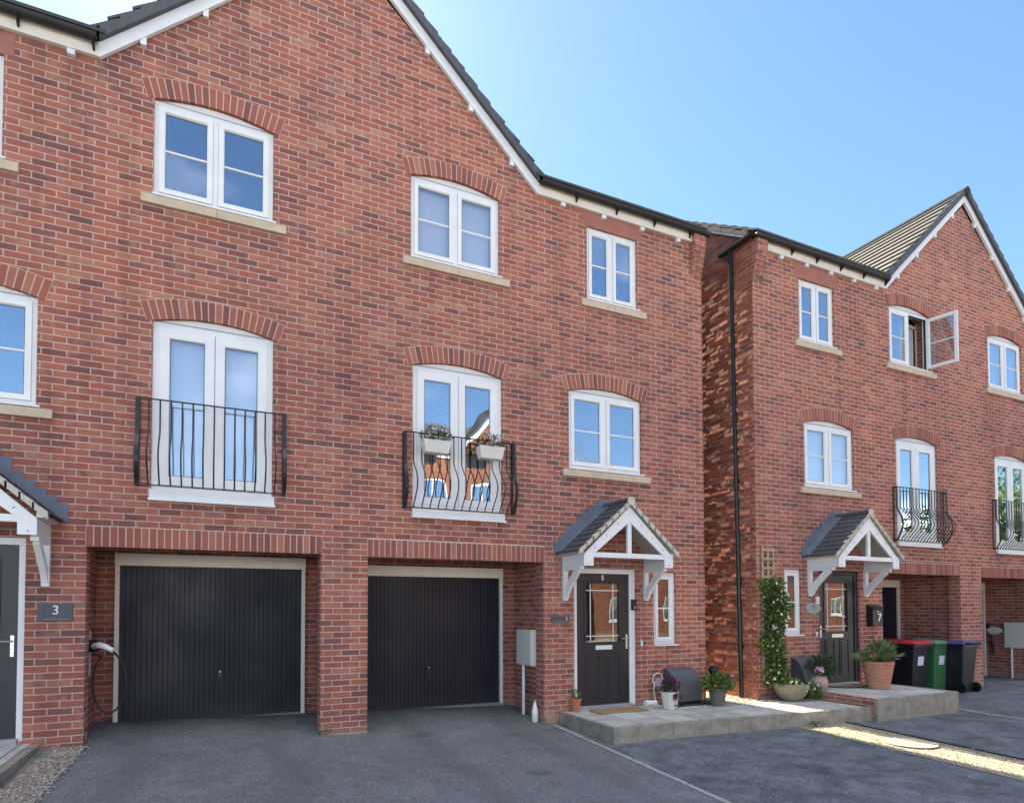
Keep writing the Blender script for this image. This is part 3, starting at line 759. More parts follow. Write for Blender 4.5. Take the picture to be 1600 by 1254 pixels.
def house(rt, y, x0, x1, back, gx, gl, gr, eave, apex, holes, notch, side_r=True, side_l=True, mats='brick', pitch=.66, base=-.6, recess=1.2, gt='slate'):
    """front wall with openings, side walls, back, roof, fascias, gutters; gable gl..gr centred on gx"""
    outer = [(x0, base)]
    for a, b, t in notch: outer += [(a, base), (a, t), (b, t), (b, base)]
    zt = eave + .16
    outer += [(x1, base), (x1, zt), (gr, zt), (gx, apex - .08), (gl, zt), (x0, zt)]
    w = wall_mb(outer, holes, y)
    yr = y + back / 2; zr = eave + .2 + pitch * back / 2
    for xx, on in ((x0, side_l), (x1, side_r)):
        if on: MB().prism([(y + .001, base), (y + back, base), (y + back, zt), (yr, zr - .06), (y + .001, zt)], xx if xx == x0 else xx - .25, xx + .25 if xx == x0 else xx, axis='x').build('side_wall', M['brick_rough'], rt)
    wo = w.build('brick_wall', M[mats], rt)
    MB().box(x0, x1, y + back - .25, y + back - .001, base, zt).build('rear_wall', M['brick'], rt)
    # garage recesses
    for a, b, t in notch:
        r = MB()
        da = .09
        r.box(a - .26, a - .0005, y + .001, y + .24, base, t + .10); r.box(b + .0005, b + .26, y + .001, y + .24, base, t + .10)
        r.box(a - .26, a - da, y + .24, y + recess + .062, base, t + .2); r.box(b + .12, b + .26, y + .24, y + recess + .062, base, t + .2)
        r.box(a - .26, b + .26, y + recess + .062, y + recess + .26, base, t + .2)
        r.build('garage_recess', M['brick'], rt)
        MB().box(a - .26, b + .26, y + .002, y + recess, t + .13, t + .16).build('recess_soffit', M['soffit'], rt)
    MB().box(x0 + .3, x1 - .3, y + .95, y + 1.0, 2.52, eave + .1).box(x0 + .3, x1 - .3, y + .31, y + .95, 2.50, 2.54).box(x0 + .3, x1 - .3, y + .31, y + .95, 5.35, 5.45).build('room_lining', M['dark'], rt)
    # roof
    rf = MB()
    ze = eave + .19; ov = .13
    xl, xr = x0 - .04, x1 + .01
    slopes_y(rf, xl, gl + .05, y - ov, ze, yr, zr); slopes_y(rf, gr - .05, xr, y - ov, ze, yr, zr)
    slopes_y(rf, gl + .05, gr - .05, yr - (zr - apex) / pitch - .6, zr - (zr - apex) - .45, yr, zr)
    slopes_y(rf, xl, xr, y + back + ov, ze, yr, zr)
    ro = rf.build('roof', M['slate'], rt)
    gs = MB(); ybk = y + (apex - ze) / pitch + .3
    slope = (apex - eave) / (gx - gl)
    up = .17
    courses(gs, gl - .12, eave + up - .12 * slope + .12, gx, apex + up + .02, y - .10, ybk, .33, .026, .05)
    courses(gs, gr + .12, eave + up - .12 * slope + .12, gx, apex + up + .02, y - .10, ybk, .33, .026, .05)
    go = gs.build('gable_roof', M[gt], rt)
    MB().tube([(gx, y - .14, apex + up + .03), (gx, ybk, apex + up + .03)], .085, 10).build('ridge_tiles', M['ridge'], ro)
    MB().tube([(xl, yr, zr + .05), (xr, yr, zr + .05)], .10, 10).build('ridge_tiles', M['slate'], ro)
    # barge boards and dry verge
    for sx, ex in ((-1, gl), (1, gr)):
        H = .185; e2 = ex; bb = MB(); dv = MB()
        bb.hexa([(e2, y - .06, eave), (gx, y - .06, apex), (gx, y - .012, apex), (e2, y - .012, eave),
                 (e2, y - .06, eave + H), (gx, y - .06, apex + H), (gx, y - .012, apex + H), (e2, y - .012, eave + H)])
        n = 14; L = gx - e2
        for k in range(n):
            t0, t1 = k / n, (k + 1) / n
            xa, za, xb, zb = e2 + L * t0, eave + (apex - eave) * t0, e2 + L * t1, eave + (apex - eave) * t1
            q = .028
            dv.hexa([(xa, y - .12, za + H - .018), (xb, y - .12, zb + H - .018), (xb, y - .03, zb + H - .018), (xa, y - .03, za + H - .018),
                     (xa, y - .12, za + H + .145), (xb, y - .12, zb + H + .10), (xb, y - .03, zb + H + .10), (xa, y - .03, za + H + .145)])
        bo = bb.build('barge_board', M['white'], rt); dv.build('dry_verge', M['slate'], bo)
        for k in range(1, 5):
            t = (k - .35) / 4.3; xx = e2 + L * t; zz = eave + (apex - eave) * t
            MB().hexa([(xx - .03, y - .05, zz - .075), (xx + .03, y - .05, zz - .075), (xx + .03, y + .01, zz - .075), (xx - .03, y + .01, zz - .075),
                       (xx - .03, y - .05, zz + .05), (xx + .03, y - .05, zz + .05), (xx + .03, y + .01, zz + .05), (xx - .03, y + .01, zz + .05)]).build('rafter_foot', M['white'], bo)
    for a, b in ((x0 - .1, gl), (gr, x1 - .22)) if not side_l else ((x0 + .28, gl), (gr, x1 + .1)):
        fo = MB().box(a, b, y - .06, y - .012, eave, eave + .165).build('fascia', M['cream'], rt)
        n = max(2, int((b - a) / .62))
        for k in range(n):
            xx = a + (b - a) * (k + .6) / n
            MB().box(xx - .036, xx + .036, y - .05, y - .002, eave - .058, eave - .001).build('rafter_foot', M['white'], fo)
            MB().prism([(y - .17, eave + .12), (y - .062, eave + .04), (y - .062, eave + .14), (y - .17, eave + .14)], xx + .20, xx + .222, axis='x').build('gutter_bracket', M['gutter'], fo)
    for a, b in ((x0 - .1, gl - .02), (gr + .02, x1 + .06)) if not side_l else ((x0 - .06, gl - .02), (gr + .02, x1 + .1)):
        gu = MB(); n = 8; prof = [(y - .125 + .058 * math.cos(math.pi + math.pi * k / n), eave + .17 + .058 * math.sin(math.pi + math.pi * k / n)) for k in range(n + 1)]
        prof += [(y - .125 + .05 * math.cos(2 * math.pi - math.pi * k / n), eave + .17 + .05 * math.sin(2 * math.pi - math.pi * k / n)) for k in range(n + 1)]
        gu.prism(prof, a, b, axis='x'); gu.box(a, b, y - .075, y - .011, eave + .1665, eave + .215)
        gu.build('gutter', M['gutter'], rt, smooth=True)
    return wo

# ================================================================== SETTING
def gh(x, y):
    k = min(1, max(0, (x - 3.0) / 1.2))
    zx = -.0365 * min(max(x, -8), 3.2)
    sl = .035 * (1 - k) + .02 * k
    if y <= 0:
        yy = max(y, -9); return zx + sl * yy
    zb = (.105 - .025 * min(max(x, -4), 3.2)) if x < 3.3 else -.09
    t = min(1, y / 1.2); return zx * (1 - t) + zb * t

g = MB()
xs = [-160, -60, -25, -12] + [-8 + .5 * i for i in range(49)] + [20, 28, 60, 160]
ys = [-160, -60, -30, -16, -12] + [-9 + .5 * i for i in range(27)] + [8, 14, 30, 80, 160]
vs = [(x, y, gh(x, y)) for y in ys for x in xs]; nx = len(xs)
g.add(vs, [(j * nx + i, j * nx + i + 1, (j + 1) * nx + i + 1, (j + 1) * nx + i) for j in range(len(ys) - 1) for i in range(nx - 1)])
struct(g.build('ground', M['tarmac'], smooth=True))

def sheet(name, poly, mat, dz=.006, kind='structure', n=1):
    mb = MB(); P = [Vector((p[0], p[1], 0)) for p in poly]
    tri = tessellate_polygon([P])
    mb.add([(p.x, p.y, gh(p.x, p.y) + dz) for p in P], [tuple(t) for t in tri])
    return struct(mb.build(name, mat), kind)

def strip(name, x0a, x1a, x0b, x1b, y0, y1, mat, dz=.01, n=16, jit=.0, kind='structure'):
    mb = MB(); vs = []
    for i in range(n + 1):
        t = i / n; yy = y0 + (y1 - y0) * t; a = x0a + (x0b - x0a) * t + random.uniform(-jit, jit); b = x1a + (x1b - x1a) * t + random.uniform(-jit, jit)
        vs += [(a, yy, gh(a, yy) + dz), (b, yy, gh(b, yy) + dz)]
    mb.add(vs, [(2 * i, 2 * i + 1, 2 * i + 3, 2 * i + 2) for i in range(n)])
    return struct(mb.build(name, mat), kind)

def pebbles(name, pts, mat, lo, hi, kind='stuff'):
    mb = MB()
    for x, y, z in pts:
        r = random.uniform(lo, hi); a = random.uniform(0, 3.14); c, s_ = math.cos(a), math.sin(a); ry, rz = r * random.uniform(.5, .9), r * random.uniform(.35, .6)
        def T(u, v, w): return (x + (u * c - v * s_), y + (u * s_ + v * c), z + w)
        mb.add([T(r, 0, 0), T(0, ry, 0), T(-r, 0, 0), T(0, -ry, 0), T(r * .2, ry * .1, rz), T(0, 0, -rz)], [(0, 1, 4), (1, 2, 4), (2, 3, 4), (3, 0, 4), (1, 0, 5), (2, 1, 5), (3, 2, 5), (0, 3, 5)])
    return struct(mb.build(name, mat), kind)

# gravel corner beside house no. 3
strip('gravel_bed', -2.86, -2.50, -2.75, -2.44, -4.2, .0, M['gravel_l'], .012, 20, .012)
pts = []
for _ in range(1500):
    y = random.uniform(-2.4, .02); t = (y + 4.2) / 4.2; a, b = -2.86 + .11 * t, -2.50 + .06 * t
    x = random.uniform(a, b + abs(random.gauss(0, .025))); pts.append((x, y, gh(x, y) + .018))
o = pebbles('loose_gravel', pts, M['gravel_l'], .008, .02); o['label'] = 'mixed gravel between the doorstep and the left driveway'
# gravel strip between driveways
strip('gravel_strip', 6.18, 7.10, 6.36, 7.30, -9, -1.50, M['gravel'], .006, 24)
pts = []
for _ in range(1800):
    y = random.uniform(-5.5, -1.6); x = random.uniform(6.34, 7.2); pts.append((x, y, gh(x, y) + .012))
o = pebbles('gravel_stones', pts, M['gravel'], .006, .015); o['label'] = 'buff gravel on the sunlit strip between the driveways'
def kerb(name, x0, x1, y0, y1, w, h, mat, n=10, seg=.9):
    mb = MB(); m_ = max(1, int(abs(y1 - y0) / seg))
    for i in range(m_):
        t0, t1 = i / m_, (i + 1) / m_ - .004
        xa, ya, xb, yb = x0 + (x1 - x0) * t0, y0 + (y1 - y0) * t0, x0 + (x1 - x0) * t1, y0 + (y1 - y0) * t1
        e = random.uniform(-.004, .004)
        za, zb = gh(xa, ya), gh(xb, yb)
        mb.hexa([(xa - w + e, ya, za - .1), (xa + w + e, ya, za - .1), (xb + w + e, yb, zb - .1), (xb - w + e, yb, zb - .1), (xa - w + e, ya, za + h), (xa + w + e, ya, za + h), (xb + w + e, yb, zb + h), (xb - w + e, yb, zb + h)])
    return mb.build(name, mat, bevel=.006)
struct(kerb('kerb_edging', 3.22, 2.93, -.12, -9, .024, .02, M['kerb']))
struct(kerb('kerb_edging', 7.31, 7.11, -1.62, -9, .012, .022, M['iron']))
struct(kerb('kerb_edging', 10.1, 10.0, -1.2, -9, .022, .02, M['kerb']))
mh = MB().lathe([(.30, 0), (.30, .008), (.262, .012), (.255, .008), (.0, .008)], (6.84, -2.95, gh(6.84, -2.95) + .016), 40)
for i in range(-4, 5):
    for j in range(-4, 5):
        if i * i + j * j < 17: mh.box(6.84 + i * .05 - .016, 6.84 + i * .05 + .016, -2.95 + j * .05 - .008, -2.95 + j * .05 + .008, gh(6.84, -2.95) + .022, gh(6.84, -2.95) + .029)
tag(mh.build('manhole_cover', M['manhole'], loc=(6.84, -2.95, gh(6.84, -2.95))), 'round manhole cover set in the sunlit gravel strip', 'manhole cover')

struct(MB().box(-70, 90, -13.2, -11.2, -.5, -.20).build('bounce_pavement', M['paver'], bevel=.01))  # pale paving added out of view to bounce sun onto the fronts
struct(MB().box(-70, 90, -20.4, -18.6, -.5, -.20).build('bounce_pavement', M['paver'], bevel=.01))
# doorstep slabs
def fx(x): return -1.40 - (x - 3.39) * .072   # front edge of the path
def paved(name, x0, x1, yb, ztop, label, front=None, size=.45):
    mb = MB(); x = x0; f = front or fx
    while x < x1 - .05:
        xb = min(x + size, x1); y0 = max(f(x), f(xb)) + .065; yy = y0
        first = True
        while yy < yb - .03:
            ye = min(yy + size, yb); e = random.uniform(-.0015, .0015)
            mb.hexa([(x + .010, yy + .012, ztop - .03), (xb - .010, yy + .012, ztop - .03), (xb - .010, ye - .012, ztop - .03), (x + .010, ye - .012, ztop - .03),
                     (x + .010, yy + .012, ztop + e), (xb - .010, yy + .012, ztop + e), (xb - .010, ye - .012, ztop + e), (x + .010, ye - .012, ztop + e)])
            yy = ye
        x = xb
    return mb
st = root('paved_doorstep', (4.5, -.7, -.15), 'low grey paved doorstep and path with concrete edging outside black door number 5', 'doorstep')
paved('p', 3.44, 5.15, -.005, .052, '').build('paving', M['slab'], st, bevel=.004)
paved('p', 5.15, 6.16, -.42, .052, '').build('paving', M['slab'], st, bevel=.004)
paved('p', 6.16, 7.80, -.62, .050, '').build('paving', M['slab'], st, bevel=.004)
MB().prism([(3.40, fx(3.4) + .03), (7.82, fx(7.82) + .03), (7.82, -.36), (6.94, -.345), (6.155, -.36), (6.15, -.003), (3.40, -.003)], -.35, .018, axis='z').build('bed', M['bed'], st)
ed = MB(); x = 3.38
while x < 7.8:
    xb = min(x + .90, 7.84)
    ed.hexa([(x, fx(x), -.35), (xb - .005, fx(xb), -.35), (xb - .005, fx(xb) + .06, -.35), (x, fx(x) + .06, -.35), (x, fx(x), .056), (xb - .005, fx(xb), .056), (xb - .005, fx(xb) + .06, .056), (x, fx(x) + .06, .056)]); x = xb
y = fx(3.38) + .062
while y < -.03:
    ye = min(y + .46, -.004); ed.box(3.375, 3.435, y, ye - .005, -.35, .056); y = ye
ed.build('edging', M['edge'], st, bevel=.007)
MB().prism([(5.17, -.41), (6.14, -.41), (6.14, -.006), (5.17, -.006)], .0, .045, axis='z').build('slate_chippings', M['chips'], st)
MB().prism([(6.17, -.61), (6.9, -.61), (7.79, -.61), (7.79, -.345), (6.96, -.345), (6.9, 3), (6.17, 3)], .0, .042, axis='z').build('gravel_infill', M['gravel_l'], st)
pts = [(random.uniform(5.18, 6.13), random.uniform(-.40, -.01), .05) for _ in range(420)]
o = pebbles('slate_chips', pts, M['chips'], .012, .03); o['label'] = 'dark slate chips under the grey meter housing'
pts = []
for _ in range(900):
    x = random.uniform(6.18, 7.78); y = random.uniform(-.6, -.36) if x > 6.9 else random.uniform(-.6, 1.2)
    pts.append((x, y, .048))
o = pebbles('pale_pebbles', pts, M['gravel_l'], .008, .02); o['label'] = 'pale pebbles in the passage between the houses'
s7 = root('raised_doorstep', (8.8, -1.05, -.15), 'higher grey concrete doorstep with a brick side in front of door number 7', 'doorstep')
paved('p', 7.90, 9.80, -.345, .182, '', front=lambda x: -1.80).build('paving', M['slab'], s7, bevel=.004)
MB().box(7.86, 9.82, -1.76, -.345, -.35, .148).build('bed', M['bed'], s7)
ed = MB()
for a, b in ((7.84, 8.45), (8.45, 9.08), (9.08, 9.86)): ed.box(a, b - .004, -1.82, -1.755, -.35, .186)
ed.box(9.80, 9.86, -1.75, -.345, -.35, .186); ed.build('edging', M['edge'], s7, bevel=.007)
MB().box(7.835, 7.895, -1.752, -.345, -.35, .184).build('brick_riser', M['brick'], s7)
s3 = root('concrete_doorstep', (-3.5, -1.0, .0), 'grey concrete doorstep at the left edge below door number 3', 'doorstep')
MB().box(-4.4, -2.84, -2.6, -.004, -.2, .165).build('edging', M['edge'], s3, bevel=.008)
paved('p', -4.35, -2.90, -.01, .180, '', front=lambda x: -2.62).build('paving', M['slab'], s3, bevel=.004)

# ================================================================== HOUSE 3/5
H5 = root('brick_house', (.28, 0, 0), 'nearer red brick semi-detached block with two dark garage doors and door number 5', 'house')
hs = []
A = .09
W = [(-1.89, -.605, 6.30, 7.415), (1.13, 2.43, 6.30, 7.42), (-4.22, -2.935, 3.72, 4.88)]
hs += [hole(*w, A) for w in W]
FD = [(-1.872, -.588, 2.80, 4.845), (1.16, 2.472, 2.785, 4.835)]
hs += [hole(*w, A) for w in FD]
W4 = (3.565, 4.89, 3.67, 4.84); hs.append(hole(*W4, A))
W3 = (3.90, 4.835, 6.30, 7.43); hs.append(hole(*W3))
WL3 = (-4.2, -3.268, 6.29, 7.40); hs.append(hole(*WL3))
D5 = (3.64, 4.765, .065, 2.165); hs.append(hole(*D5))
SW5 = (5.105, 5.545, .985, 2.135); hs.append(hole(*SW5))
D3 = (-4.12, -2.995, .20, 2.315); hs.append(hole(*D3))
house(H5, 0, -9, 6.155, 7.2, .30, -2.41, 3.03, 7.65, 10.17, hs, [(-2.463, -.012, 2.25), (.572, 3.125, 2.235)], side_l=False)
soldier(H5, -2.475, 0.0, 2.25, 2.48, 0); soldier(H5, .565, 3.14, 2.235, 2.47, 0)
window(H5, *W[0], 0, A, glass='glass')
window(H5, *W[1], 0, A, blind='blind', glass='glass_milky')
window(H5, *W[2], 0, A)
window(H5, *W4, 0, A, glass='glass_rip')
window(H5, *W3, 0, 0, blind='blind', halfblind=.5, stars=True, sw=.05)
window(H5, *WL3, 0, 0, sw=.05)
window(H5, *SW5, 0, 0, sill=False, lights=1, glass='glass_front', sw=.05)
for w in (W3, WL3): MB().box(w[0] - .09, w[1] + .09, -.004, .03, w[3] + .004, 7.645).build('lintel', M['lintel'], H5)
french_door(H5, *FD[0], 0, A, blind='blind', glass='glass_milky')
french_door(H5, *FD[1], 0, A, slats=True)
balcony(H5, -2.0, -.458, 2.945, 3.925, 0, 13, .21)
balcony(H5, 1.04, 2.62, 2.895, 3.905, 0, 13, .20)
composite_door(H5, *D5, 0, 3.71, 4.655, 'white', '5', 1)
composite_door(H5, *D3, 0, -4.03, -3.06, 'white', None, 1)
garage_door(H5, -2.345, -.055, .11, 2.275, 1.2, hx=.53)
garage_door(H5, .66, 3.0, .045, 2.205, 1.2, hx=.47)
canopy(H5, 4.205, 0)
canopy(H5, -3.545, 0, ze=2.47)
kn = MB()
for k in range(7):
    z = 7.65 - .075 * k; p = .125 - .018 * k
    kn.box(6.155 - .24, 6.1555, -p, .0, z - .075, z - .002)
for k in range(2): kn.box(6.155 - .24, 6.1555, -.125, .0, 7.65 + .075 * k, 7.72 + .075 * k)
kn.build('brick_kneeler', M['brick'], H5)

# ================================================================== HOUSE 7/9
Y7 = -.34
H7 = root('brick_house', (12.95, Y7, 0), 'farther red brick semi-detached block with door number 7 and an open casement', 'house')
hs = []
W5 = (8.055, 8.965, 6.285, 7.385); W6 = (10.51, 11.76, 6.285, 7.40); W7 = (13.77, 15.06, 6.28, 7.40); W8 = (8.135, 9.42, 3.705, 4.83)
F3 = (10.63, 11.92, 2.755, 4.81); F4 = (13.91, 15.2, 2.72, 4.785)
D7 = (8.445, 9.51, .185, 2.225); SW7 = (7.60, 8.005, 1.10, 2.225)
W9 = (16.6, 17.5, 6.285, 7.385); W10 = (16.2, 17.5, 3.7, 4.83)
hs = [hole(*W5), hole(*W6, A), hole(*W7, A), hole(*W8, A), hole(*F3, A), hole(*F4, A), hole(*D7), hole(*SW7), hole(*W9), hole(*W10, A)]
house(H7, Y7, 6.96, 19.0, 7.6, 12.95, 10.36, 15.54, 7.66, 10.07, hs, [(10.15, 12.60, 2.21), (13.33, 15.78, 2.19)], side_r=True, side_l=True, gt='roof_sunlit')
soldier(H7, 10.14, 12.61, 2.21, 2.44, Y7); soldier(H7, 13.32, 15.79, 2.19, 2.42, Y7)
window(H7, *W5, Y7, 0, sw=.05)
window(H7, *W6, Y7, A, openr=True)
window(H7, *W7, Y7, A, blind='blind')
window(H7, *W8, Y7, A, blind='blind', glass='glass_milky')
window(H7, *W9, Y7, 0, sw=.05); window(H7, *W10, Y7, A)
window(H7, *SW7, Y7, 0, sill=False, lights=1, glass='glass_front', sw=.05)
for w in (W5, W9): MB().box(w[0] - .09, w[1] + .09, Y7 - .004, Y7 + .03, w[3] + .004, 7.655).build('lintel', M['lintel'], H7)
french_door(H7, *F3, Y7, A); french_door(H7, *F4, Y7, A)
balcony(H7, 10.53, 12.08, 2.835, 3.875, Y7, 15, .22); balcony(H7, 13.8, 15.35, 2.80, 3.85, Y7, 15, .22)
composite_door(H7, *D7, Y7, 8.49, 9.42, 'black', None, -1)
garage_door(H7, 10.25, 12.45, -.08, 2.16, Y7 + 1.2); garage_door(H7, 13.43, 15.65, -.08, 2.14, Y7 + 1.2)
canopy(H7, 8.93, Y7, ze=2.42)
kn = MB()
for k in range(7):
    z = 7.65 - .075 * k; p = .125 - .018 * k
    kn.box(6.9595, 6.96 + .24, Y7 - p, Y7, z - .075, z - .002)
for k in range(2): kn.box(6.9595, 6.96 + .24, Y7 - .125, Y7, 7.65 + .075 * k, 7.72 + .075 * k)
kn.build('brick_kneeler', M['brick'], H7)
# brick faces of the passage wall, each standing a few millimetres proud or shy of its neighbour
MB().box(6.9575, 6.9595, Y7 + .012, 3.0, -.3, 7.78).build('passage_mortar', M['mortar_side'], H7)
rb = MB(); zz = -.3; row = 0
while zz < 7.74:
    yy = Y7 + .008 + (0 if row % 2 else -.1125)
    while yy < 3.0:
        a_, b_ = max(yy, Y7 + .004), yy + .213 + random.uniform(-.004, .003)
        if b_ - a_ > .03:
            p = random.choice((.003, .005, .006, .007, .008, .010)) + random.uniform(-.001, .002); q = random.uniform(-.004, .004)
            if a_ < Y7 + .02: p, q = .004, 0
            z0_, z1_ = zz + random.uniform(0, .003), zz + .064 + random.uniform(-.003, .002)
            t_ = random.uniform(-.0025, .0025)
            rb.hexa([(6.9575 - p + q + t_, a_, z0_), (6.9585, a_, z0_), (6.9585, b_, z0_), (6.9575 - p - q + t_, b_, z0_),
                     (6.9575 - p + q - t_, a_, z1_), (6.9585, a_, z1_), (6.9585, b_, z1_), (6.9575 - p - q - t_, b_, z1_)])
        yy += .225
    zz += .075; row += 1
rb.build('passage_bricks', M['side_brick_sunlit'], H7)
# gutter return and downpipe on the side wall, verge above
gt = MB(); n = 8
prof = [(6.86 + .058 * math.cos(math.pi + math.pi * k / n), 7.83 + .058 * math.sin(math.pi + math.pi * k / n)) for k in range(n + 1)] + [(6.86 + .05 * math.cos(2 * math.pi - math.pi * k / n), 7.83 + .05 * math.sin(2 * math.pi - math.pi * k / n)) for k in range(n + 1)]
gt.prism(prof, Y7 - .18, .30, axis='y'); gt.box(6.80, 6.93, Y7 - .1, .29, 7.80, 7.815)
gt.build('gutter_return', M['gutter'], H7, smooth=True)
dp = MB().tube([(6.87, .075, 7.82), (6.87, .074, 7.70), (6.884, .07, 7.58), (6.885, .065, 7.2), (6.885, -.05, .05)], .038, 12)
for z in (7.15, 5.45, 3.75, 2.05, .9): dp.lathe([(.044, -.03), (.044, .03)], (6.885, .065 - .115 * (7.2 - z) / 7.15, z), 12)
d = dp.build('downpipe', M['black'], H7, smooth=True)
cl = MB()
for z in (5.45, 3.75, 2.05, .9): cl.box(6.86, 6.959, .045 - .115 * (7.2 - z) / 7.15, .085 - .115 * (7.2 - z) / 7.15, z - .02, z + .02)
cl.build('pipe_clip', M['black'], d)
vg = MB(); vm = MB()
yy = Y7 + .02; k = 0
while yy < 3.9:
    z = 7.87 + (yy - Y7) * .66
    vg.hexa([(6.865, yy, z - .03), (7.05, yy, z - .03), (7.05, yy + .31, z + .165), (6.865, yy + .31, z + .165), (6.865, yy, z + .06), (7.05, yy, z + .06), (7.05, yy + .31, z + .235), (6.865, yy + .31, z + .235)]); yy += .3
vm.hexa([(6.885, Y7, 7.80), (6.96, Y7, 7.80), (6.96, 3.9, 7.80 + 4.24 * .66), (6.885, 3.9, 7.80 + 4.24 * .66), (6.885, Y7, 7.845), (6.96, Y7, 7.845), (6.96, 3.9, 7.845 + 4.24 * .66), (6.885, 3.9, 7.845 + 4.24 * .66)])
v = vg.build('dry_verge', M['slate'], H7); vm.build('undercloak', M['white'], v)

# ================================================================== FITTINGS
def plaque(x0, x1, z0, z1, y, num, nx, label):
    r = root('house_plaque', ((x0 + x1) / 2, y, (z0 + z1) / 2), label, 'house sign')
    MB().box(x0, x1, y - .018, y - .006, z0, z1).build('plate', M['slateplq'], r, bevel=.004)
    text_mb(num, (z1 - z0) * .74, nx, y - .0185, z0 + (z1 - z0) * .60, .0015).build('digit', M['letter'], r)
    b = MB(); x = x0 + .05
    while x < x1 - .05:
        w = random.uniform(.008, .018); b.box(x, min(x + w, x1 - .04), y - .0198, y - .0175, z0 + .014, z0 + .014 + random.choice((.009, .013, .009))); x += w + .006
    b.build('small_lettering', M['small_text'], r)
    return r
plaque(3.237, 3.545, 1.352, 1.452, 0, '5', 3.50, 'slate plaque with number 5 left of door 5')
plaque(-2.88, -2.575, 1.445, 1.63, 0, '3', -2.725, 'slate plaque with number 3 on the left brick pier')
for k, (x, y, z0, z1, nm) in enumerate([(4.86, 0, .97, 1.06, 0)]):
    r = root('door_bell', (x, y, 1.02), 'small white bell push between door 5 and its narrow window', 'doorbell')
    MB().box(x - .018, x + .018, y - .016, y, z0, z1).build('bell_body', M['white'], r, bevel=.003); MB().tube([(x, y - .016, 1.03), (x, y - .021, 1.03)], .009, 10).build('bell_button', M['grey'], r)
r = root('video_doorbell', (4.73, 0, 1.6), 'black video doorbell on the white frame of door 5', 'doorbell')
MB().box(4.69, 4.765, -.02, .034, 1.53, 1.70).build('bell_body', M['black'], r, bevel=.005); MB().tube([(4.727, -.02, 1.575), (4.727, -.024, 1.575)], .018, 12).build('bell_button', M['grey'], r)
r = root('wall_light', (4.97, 0, 1.8), 'small white wall light beside the canopy bracket near the narrow window', 'wall light')
MB().box(4.945, 4.995, -.012, 0, 1.74, 1.96).build('light_bracket', M['white'], r, bevel=.004); MB().lathe([(.02, .0), (.034, .02), (.034, .05), (.02, .075)], (4.955, -.05, 1.70), 14).build('light_globe', M['cream'], r, smooth=True)
# meter box in recess 5
r = root('meter_cabinet', (3.2, .55, 1.0), 'pale grey electricity cabinet with a white conduit in the right recess', 'meter box')
MB().box(3.075, 3.25, .27, .80, .70, 1.24).build('cabinet', M['meter'], r, bevel=.008)
MB().box(3.055, 3.0745, .29, .78, .72, 1.22).build('cabinet_door', M['meter'], r, bevel=.006)
MB().tube([(3.10, .62, .70), (3.10, .62, -.1)], .024, 10).build('conduit', M['white'], r)
MB().box(3.08, 3.105, .735, .765, .95, 1.02).build('cabinet_latch', M['grey'], r)
r = root('white_bag', (3.08, .15, -.07), 'crumpled white plastic tub at the foot of the pier beside the conduit', 'tub')
MB().lathe([(.035, 0), (.05, .02), (.048, .18), (.03, .24), (.016, .30)], (3.05, .14, -.1), 14).build('tub_body', M['white'], r, smooth=True)
MB().lathe([(.018, 0), (.018, .03)], (3.05, .14, .2), 10).build('tub_cap', M['grey'], r)
# EV charger
r = root('car_charger', (-2.5, .55, 1.15), 'black and white electric car charger with a looped cable on the left recess wall', 'car charger')
MB().box(-2.553, -2.50, .46, .62, .80, 1.32).build('charger_back', M['meter'], r, bevel=.006)
MB().lathe([(.065, 0), (.072, .03), (.06, .07), (.03, .085)], (-2.44, .42, 1.10), 18).build('holster', M['black'], r, smooth=True)
MB().box(-2.50, -2.40, .40, .50, 1.08, 1.22).build('holster_block', M['black'], r, bevel=.02)
MB().tube([(-2.44, .36, 1.15), (-2.37, .26, 1.165), (-2.30, .18, 1.15), (-2.22, .12, 1.11)], [.030, .036, .032, .024], 12).build('plug_handle', M['white'], r, smooth=True)
pts = [(-2.22, .13, 1.10)]
cx, cz = -2.275, .74
for k in range(25):
    t = R(60) - R(300) * k / 24
    pts.append((cx + .17 * math.cos(t) * (1 if math.cos(t) > 0 else .95), .25 + .1 * k / 24, cz + .34 * math.sin(t)))
pts += [(-2.45, .42, 1.05)]
MB().tube(pts, .011, 8).build('charging_cable', M['cable'], r, smooth=True)
# grey semi-circular gas meter housings
def gas_box(x0, x1, y, z0, d, h, label):
    r = root('meter_housing', ((x0 + x1) / 2, y, z0), label, 'meter box', 'grey curved meter housings')
    K = 10; poly = [(y - .003, z0 + .06), (y - d, z0 + .06)] + [(y - d * math.cos(math.pi / 2 * k / K) ** .9 if k < K else y - .05, z0 + .16 + (h - .16) * math.sin(math.pi / 2 * k / K)) for k in range(K + 1)] + [(y - .003, z0 + h)]
    MB().prism(poly, x0 + .012, x1 - .012, axis='x').build('housing_body', M['gas'], r, smooth=True)
    lid = MB()
    for k in range(K):
        a, b = poly[2 + k], poly[3 + k]
        lid.hexa([(x0, a[0] - .006, a[1] + .002), (x1, a[0] - .006, a[1] + .002), (x1, a[0] + .03, a[1] - .02), (x0, a[0] + .03, a[1] - .02), (x0, b[0] - .006, b[1] + .006), (x1, b[0] - .006, b[1] + .006), (x1, b[0] + .03, b[1] - .02), (x0, b[0] + .03, b[1] - .02)])
    lid.build('housing_cover', M['gas'], r, smooth=True)
    MB().box(x0 + .02, x1 - .02, y - d + .01, y - .003, z0, z0 + .06).build('housing_base', M['black'], r)
    return r
gas_box(5.27, 5.80, 0, .045, .30, .56, 'grey curved meter housing on slate chips right of door 5')
gas_box(7.72, 8.22, Y7, .045, .30, .66, 'grey curved meter housing partly behind the climbing plant at number 7')
r = root('outdoor_socket', (5.13, 0, .35), 'small grey outdoor socket with a looped cable next to the meter housing at door 5', 'socket')
